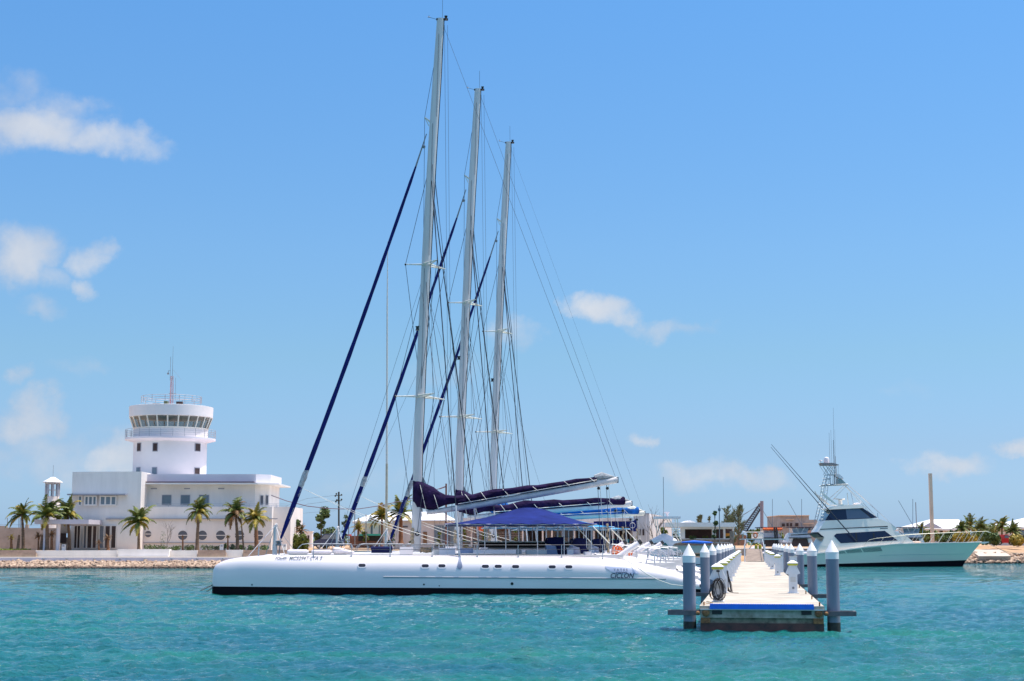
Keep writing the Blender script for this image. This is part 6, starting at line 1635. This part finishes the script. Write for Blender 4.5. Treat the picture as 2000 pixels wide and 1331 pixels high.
# kiosk, utility pole, wires, vehicles
kk_ = thing('kiosk', tuple(W(602,1068,184)), 'small white kiosk with a dark slit window right of the white building', 'kiosk')
rectY(594,1039,609,1070,184,1.2,wallt,kk_,'wall'); rectY(593,1037.8,610,1039,183.8,1.6,roofw,kk_,'roof'); rectY(600.5,1046,604,1059,183.95,.06,darkin,kk_,'window')
up = thing('utility_pole', tuple(W(662,1066,196)), 'dark wooden utility pole with insulators behind the middle bow post', 'utility pole')
barsY([[(662,1066),(661.8,961)]], 196, .12, dkgreen, up, 'pole'); barsY([[(655,968),(667,968)],[(656,978.5),(667,978.5)]], 196, .05, dkgreen, up, 'cross_arm')
mb = MB()
for x,y in ((655,969),(657,965),(667,967),(656,980),(658,977),(667,976)): mb.ball(W(x,y,195.9), .12, 6, 5)
build(mb,'insulator',dkgreen,up)
for i,(q,Y0,Y1,r) in enumerate((([(527,967),(560,979),(600,989),(640,993.5),(662,994.5),(700,994.5),(740,988.5),(770,982),(800,975),(836,963),(871,950)],176,205,.05),([(655,968),(600,974),(567,985),(540,1000)],196,230,.015),([(655,978),(600,985),(560,1001),(520,1010)],196,230,.015),([(655,998),(600,1002),(560,1007)],196,230,.012))):
    mb = MB(); n = len(q); mb.tube([W(x,y,Y0+(Y1-Y0)*k/(n-1)) for k,(x,y) in enumerate(q)], r, 5)
    solo(mb, 'overhead_cable', wire if i else mat('festoon_cable',(.10,.06,.09),.6), ['thick dark cable sagging from the white building to the rusty post','upper thin wire running left from the utility pole','middle thin wire running left from the utility pole','lowest thin wire running left from the utility pole'][i], 'cable')
mb = MB(); mb.tube([W(871,1066,205), W(871.5,945,205)], .12, 7); mb.tube([W(871.5,951,205), W(858,956,205)], .04, 4); solo(mb, 'rusty_post', mat('rust_post',(.14,.07,.06),.8), 'brown rusty post above the white roof right of the nearest mast', 'post')
for i,(px,y0,lab) in enumerate(((693,990,'thin grey lamp post at the left end of the villa roof'),(715,1007,'thin brown post before the villa gable'),(681,1015,'thin dark post left of the villa'))):
    mb = MB(); mb.tube([W(px,1066,202), W(px,y0,202)], .06, 6); mb.ball(W(px,y0,202), .12, 6, 5); solo(mb, 'thin_post', greym, lab, 'post')
fp = thing('tall_pole', tuple(W(754.5,1066,170)), 'very tall pale tapering pole rising between the nearest forestay and mast', 'pole')
barsY([[(754.5,1066),(755,975)]], 170, .145, poleo, fp, 'lower_section'); mb = MB(); mb.tube([W(755,975,170), W(755.5,906,170)], [.14,.13], 8); build(mb,'middle_section',poleo,fp)
mb = MB(); mb.tube([W(755.5,906,170), W(756.3,600,170), W(757.3,472,170)], [.12,.085,.03], 8); build(mb,'upper_section',polew,fp)
def car(x0, x1, yb, Y, m, lab, cat='van', high=1.0):
    a, b = W(x0,yb,Y), W(x1,yb,Y); L = b.x-a.x; z = a.z; t = thing('parked_'+cat.replace(' ','_'), ((a.x+b.x)/2,Y,z), lab, cat)
    mb = MB(); H = 1.6*high
    o = [(0,.3),(0,.8),(.40,.82),(.42,1.42),(.66,1.45),(.78,.95),(.97,.85),(1,.75),(1,.3)] if cat == 'pickup truck' else [(0,.3),(0,.75*high),(.03,.85*high),(.2,1.0*high),(.36,H),(.8,H*1.01),(.97,1.0*high),(1,.9*high),(1,.3)]
    mb.prism([(a.x+L*u_, z+v_) for u_,v_ in o], Y, Y+1.8); build(mb,'body',m,t)
    mb = MB(); o = [(.46,.95),(.47,1.32),(.64,1.34),(.73,.97)] if cat == 'pickup truck' else [(.24,1.02*high),(.38,H*.94),(.78,H*.95),(.9,1.02*high)]; mb.prism([(a.x+L*u_, z+v_) for u_,v_ in o], Y-.02, Y+.02); build(mb,'side_window',windowb,t)
    for u_ in (.18,.8):
        mb = MB(); c = a.x+L*u_; mb.rings([[(c+.33*math.cos(k*.5236), yy, z+.33+.33*math.sin(k*.5236)) for k in range(12)] for yy in (Y-.03,Y+.2)]); w_ = build(mb,'wheel',blackm,t)
        mb = MB(); mb.rings([[(c+.18*math.cos(k*.5236), yy, z+.33+.18*math.sin(k*.5236)) for k in range(12)] for yy in (Y-.05,Y-.031)]); build(mb,'rim',steel,w_)
    for u_,mm in ((0,red),(1,pedm)):
        mb = MB(); mb.box((a.x+L*u_-.03,Y+.1,z+.6),(a.x+L*u_+.03,Y+.5,z+.75)); build(mb,'headlight' if u_ else 'tail_light',mm,t)
    return t
car(612,670,1072,192,carb,'dark blue van parked behind the foredeck fenders','van',1.15)
car(1946,1982,1065,214,red,'bright red pickup truck parked on the right shore','pickup truck',.95)
car(1975,2018,1062,222,mat('dark_machine',(.05,.045,.05),.6),'dark machine parked behind the red pickup at the right edge','vehicle',1.2)
mk = thing('market_stall', tuple(W(722,1070,204)), 'brown market stall with a green awning left of the palms', 'stall')
rectY(683,1047,745,1070,205,2.5,mat('stall_wall',(.22,.11,.075),.8,var=.4,vscale=.8),mk,'wall'); rectY(700,1044.6,746,1046.9,203.6,4,green,mk,'awning'); rectY(700,1048,746,1057,204.9,.05,blackm,mk,'opening'); rectY(671,1044,682,1047,204,3,red,mk,'red_awning')
for a in (712,718): rectY(a,1048,a+3,1053,204.8,.06,windowb,mk,'sign_board')
# street lamp
sl = thing('street_lamp', tuple(W(1405,1068,186)), 'tall thin grey street lamp behind the left piles', 'street lamp')
barsY([[(1405.5,1068),(1405,998)]], 186, .06, greym, sl, 'pole'); mb = MB(); c = W(1405,999,186); mb.lathe((c.x,186,c.z), [(.1,0),(.17,.08),(.17,.35),(.05,.38),(.07,.5),(.02,.75)], 8); build(mb,'lamp_head',mat('lamp_head',(.10,.16,.22),.4),sl)
# bare tree in front of white block
t = thing('bare_tree', tuple(W(1282,1066,198)), 'leafless tree with small buds in front of the tall white building', 'tree'); mb = MB(); rnd = random.Random(12)
branch(mb, W(1283,1064,198), V((0,0,1)), 2.4, .06, 3, rnd); branch(mb, W(1280,1064,198), V((-.3,0,1)).normalized(), 2.2, .05, 3, rnd); build(mb,'branches',mat('dark_twigs',(.10,.075,.06),.9),t)
# crane
cr = thing('crane', tuple(W(1450,1066,240)), 'dark lattice-boom crane leaning up to the right beyond the pier', 'crane')
a0, a1, b0, b1_ = W(1449,1035,240), W(1485,984,240), W(1458,1040,240), W(1489,990,240)
mb = MB(); off = V((0,.9,0))
for o in (V((0,0,0)), off):
    mb.tube([a0+o,a1+o],.075,5); mb.tube([b0+o,b1_+o],.075,5)
n = 13
for k in range(n):
    for o in (V((0,0,0)), off):
        mb.tube([a0.lerp(a1,k/n)+o, b0.lerp(b1_,(k+.5)/n)+o], .035, 4); mb.tube([b0.lerp(b1_,(k+.5)/n)+o, a0.lerp(a1,(k+1)/n)+o], .035, 4)
build(mb,'boom',mat('crane_dark',(.06,.06,.075),.6),cr)
barsY([[(1487,985),(1447,1008)],[(1487,984),(1440,1014)]],240,.03,greym,cr,'hoist_cable'); mb = MB(); c = W(1487,986,240); mb.rings([[(c.x+.3*math.cos(k*.5236), yy, c.z+.3*math.sin(k*.5236)) for k in range(12)] for yy in (240-.2,241.4)]); build(mb,'boom_head',mat('crane_rust',(.25,.14,.09),.8),cr)
polyY([(1434,1066),(1434,1048),(1446,1044),(1458,1046),(1458,1066)],239,3,mat('crane_rust',(.2,.1,.05),.8),cr,'cab')
mb = MB(); mb.tube([W(1488,1066,236), W(1488,979,236)], .13*2, 8); solo(mb, 'steel_pile', mat('mauve_steel',(.26,.22,.25),.6), 'grey-mauve vertical pile at the head of the crane boom', 'pile', smooth=True)
# unfinished building
ub = thing('unfinished_building', tuple(W(1560,1066,330)), 'unfinished raw masonry building with stepped roofline behind the fishing boats', 'building')
rectY(1523.5,1007.8,1581,1064,330,16,brick,ub,'wall'); rectY(1581.2,1015.5,1596,1064,331,16,brick,ub,'wall'); rectY(1523,1006.6,1582,1008,329.6,17,concp,ub,'parapet')
for a,b,y0,y1 in ((1528,1533.5,1023,1029),(1537,1541,1022,1028.5),(1544,1548,1022,1028.5),(1554,1560,1022,1028),(1574,1577,1030,1036),(1579,1582,1030,1036),(1584,1587,1030,1036),(1589,1592,1030,1036)):
    rectY(a,y0,b,y1,329.8 if a < 1581 else 330.8,.15,darkin,ub,'window_opening')
for y,a,b in ((1014,1536,1552),(1022,1570,1590),(1029.5,1524,1580),(1037,1570,1595)): rectY(a,y,b,y+1,329.5,.4,concp,ub,'ledge')
for k in range(9): 
    px = 1571+k*3; rectY(px,1037,px+.5,1043,329.4,.1,orange if k%4==0 else concp,ub,'scaffold')
rectY(1600,1018,1612,1040,340,8,cream,ub,'annex_wall')
# piles on the right
for (px0,px1,y0,yb,Y,m,nm,lab) in ((1814.5,1825.5,925,1066,199,concp,'concrete_pile','tall thick square concrete pile standing behind the yacht bow'),(1788,1792,981.5,1066,199.5,mat('mauve_steel2',(.24,.17,.16),.7),'steel_pile','shorter thin brown pile left of the tall concrete pile')):
    a, b = W(px0,y0,Y), W(px1,yb,Y); mb = MB(); w_ = b.x-a.x; mb.box((a.x,Y,.5),(b.x,Y+w_,a.z)); solo(mb, nm, m, lab, 'pile')
for (args, rf) in (((1800,1893,1033,1066,262),(1786,1906,1033,1816,1872,1015)),((1976,2060,1030,1066,270),(1966,2075,1030,2000,2050,1012))):
    x0,x1,y0,y1,Y = args; t = thing('villa', tuple(W((x0+x1)/2,1066,Y)), 'distant white-roofed villa behind the tall concrete pile' if x0 < 1900 else 'distant white-roofed villa at the right edge of the photo', 'house', 'distant white-roofed villas')
    rectY(x0,y0,x1,y1,Y,12,wallt,t,'wall'); hip_roof(t,rf[0],rf[1],rf[2],rf[3],rf[4],rf[5],Y-2,16)
    if x0 < 1900: polyY([(1796,1032.4),(1819,1020),(1842,1032.4)], Y-2.6, .5, roofg, t, 'gable'); rectY(1873,1020.5,1900,1030,Y+4,6,wallw,t,'chimney_block')
    for a in (x0+14, x0+36): rectY(a,y0+4,a+6,y0+14,Y-.1,.1,darkin,t,'window')
mb = MB(); a, b = W(1912,1074,190.5), W(1975,1084,190.5); P_ = [(a.x,190.6,.9),(b.x,190.6,.9),(b.x,194.5,a.z),(a.x,194.5,a.z)]; mb.add(P_+[(x,y+.6,z-.9) for x,y,z in P_], [(0,1,2,3),(7,6,5,4),(0,4,5,1),(1,5,6,2),(2,6,7,3),(3,7,4,0)]); solo(mb, 'concrete_slab', mat('pinkish_concrete',(.58,.47,.38),.9,var=.2,vscale=.8), 'low pinkish concrete slab on the orange bank beside the yacht bow', 'slab')
for i,(px,dy) in enumerate(((1899,-1.5),(1925,-2))):
    mb = MB(); mb.tube([W(1930,1062,165.7), W(1950,1072,178), W(1972,1082,191)] if i == 0 else [W(1930,1063,165.9), W(1958,1075,178), W(1990,1083,193)], .025, 5)
    solo(mb, 'bow_line', ropet, ['upper mooring line from the yacht bow to the shore','lower mooring line from the yacht bow to the shore'][i], 'rope')
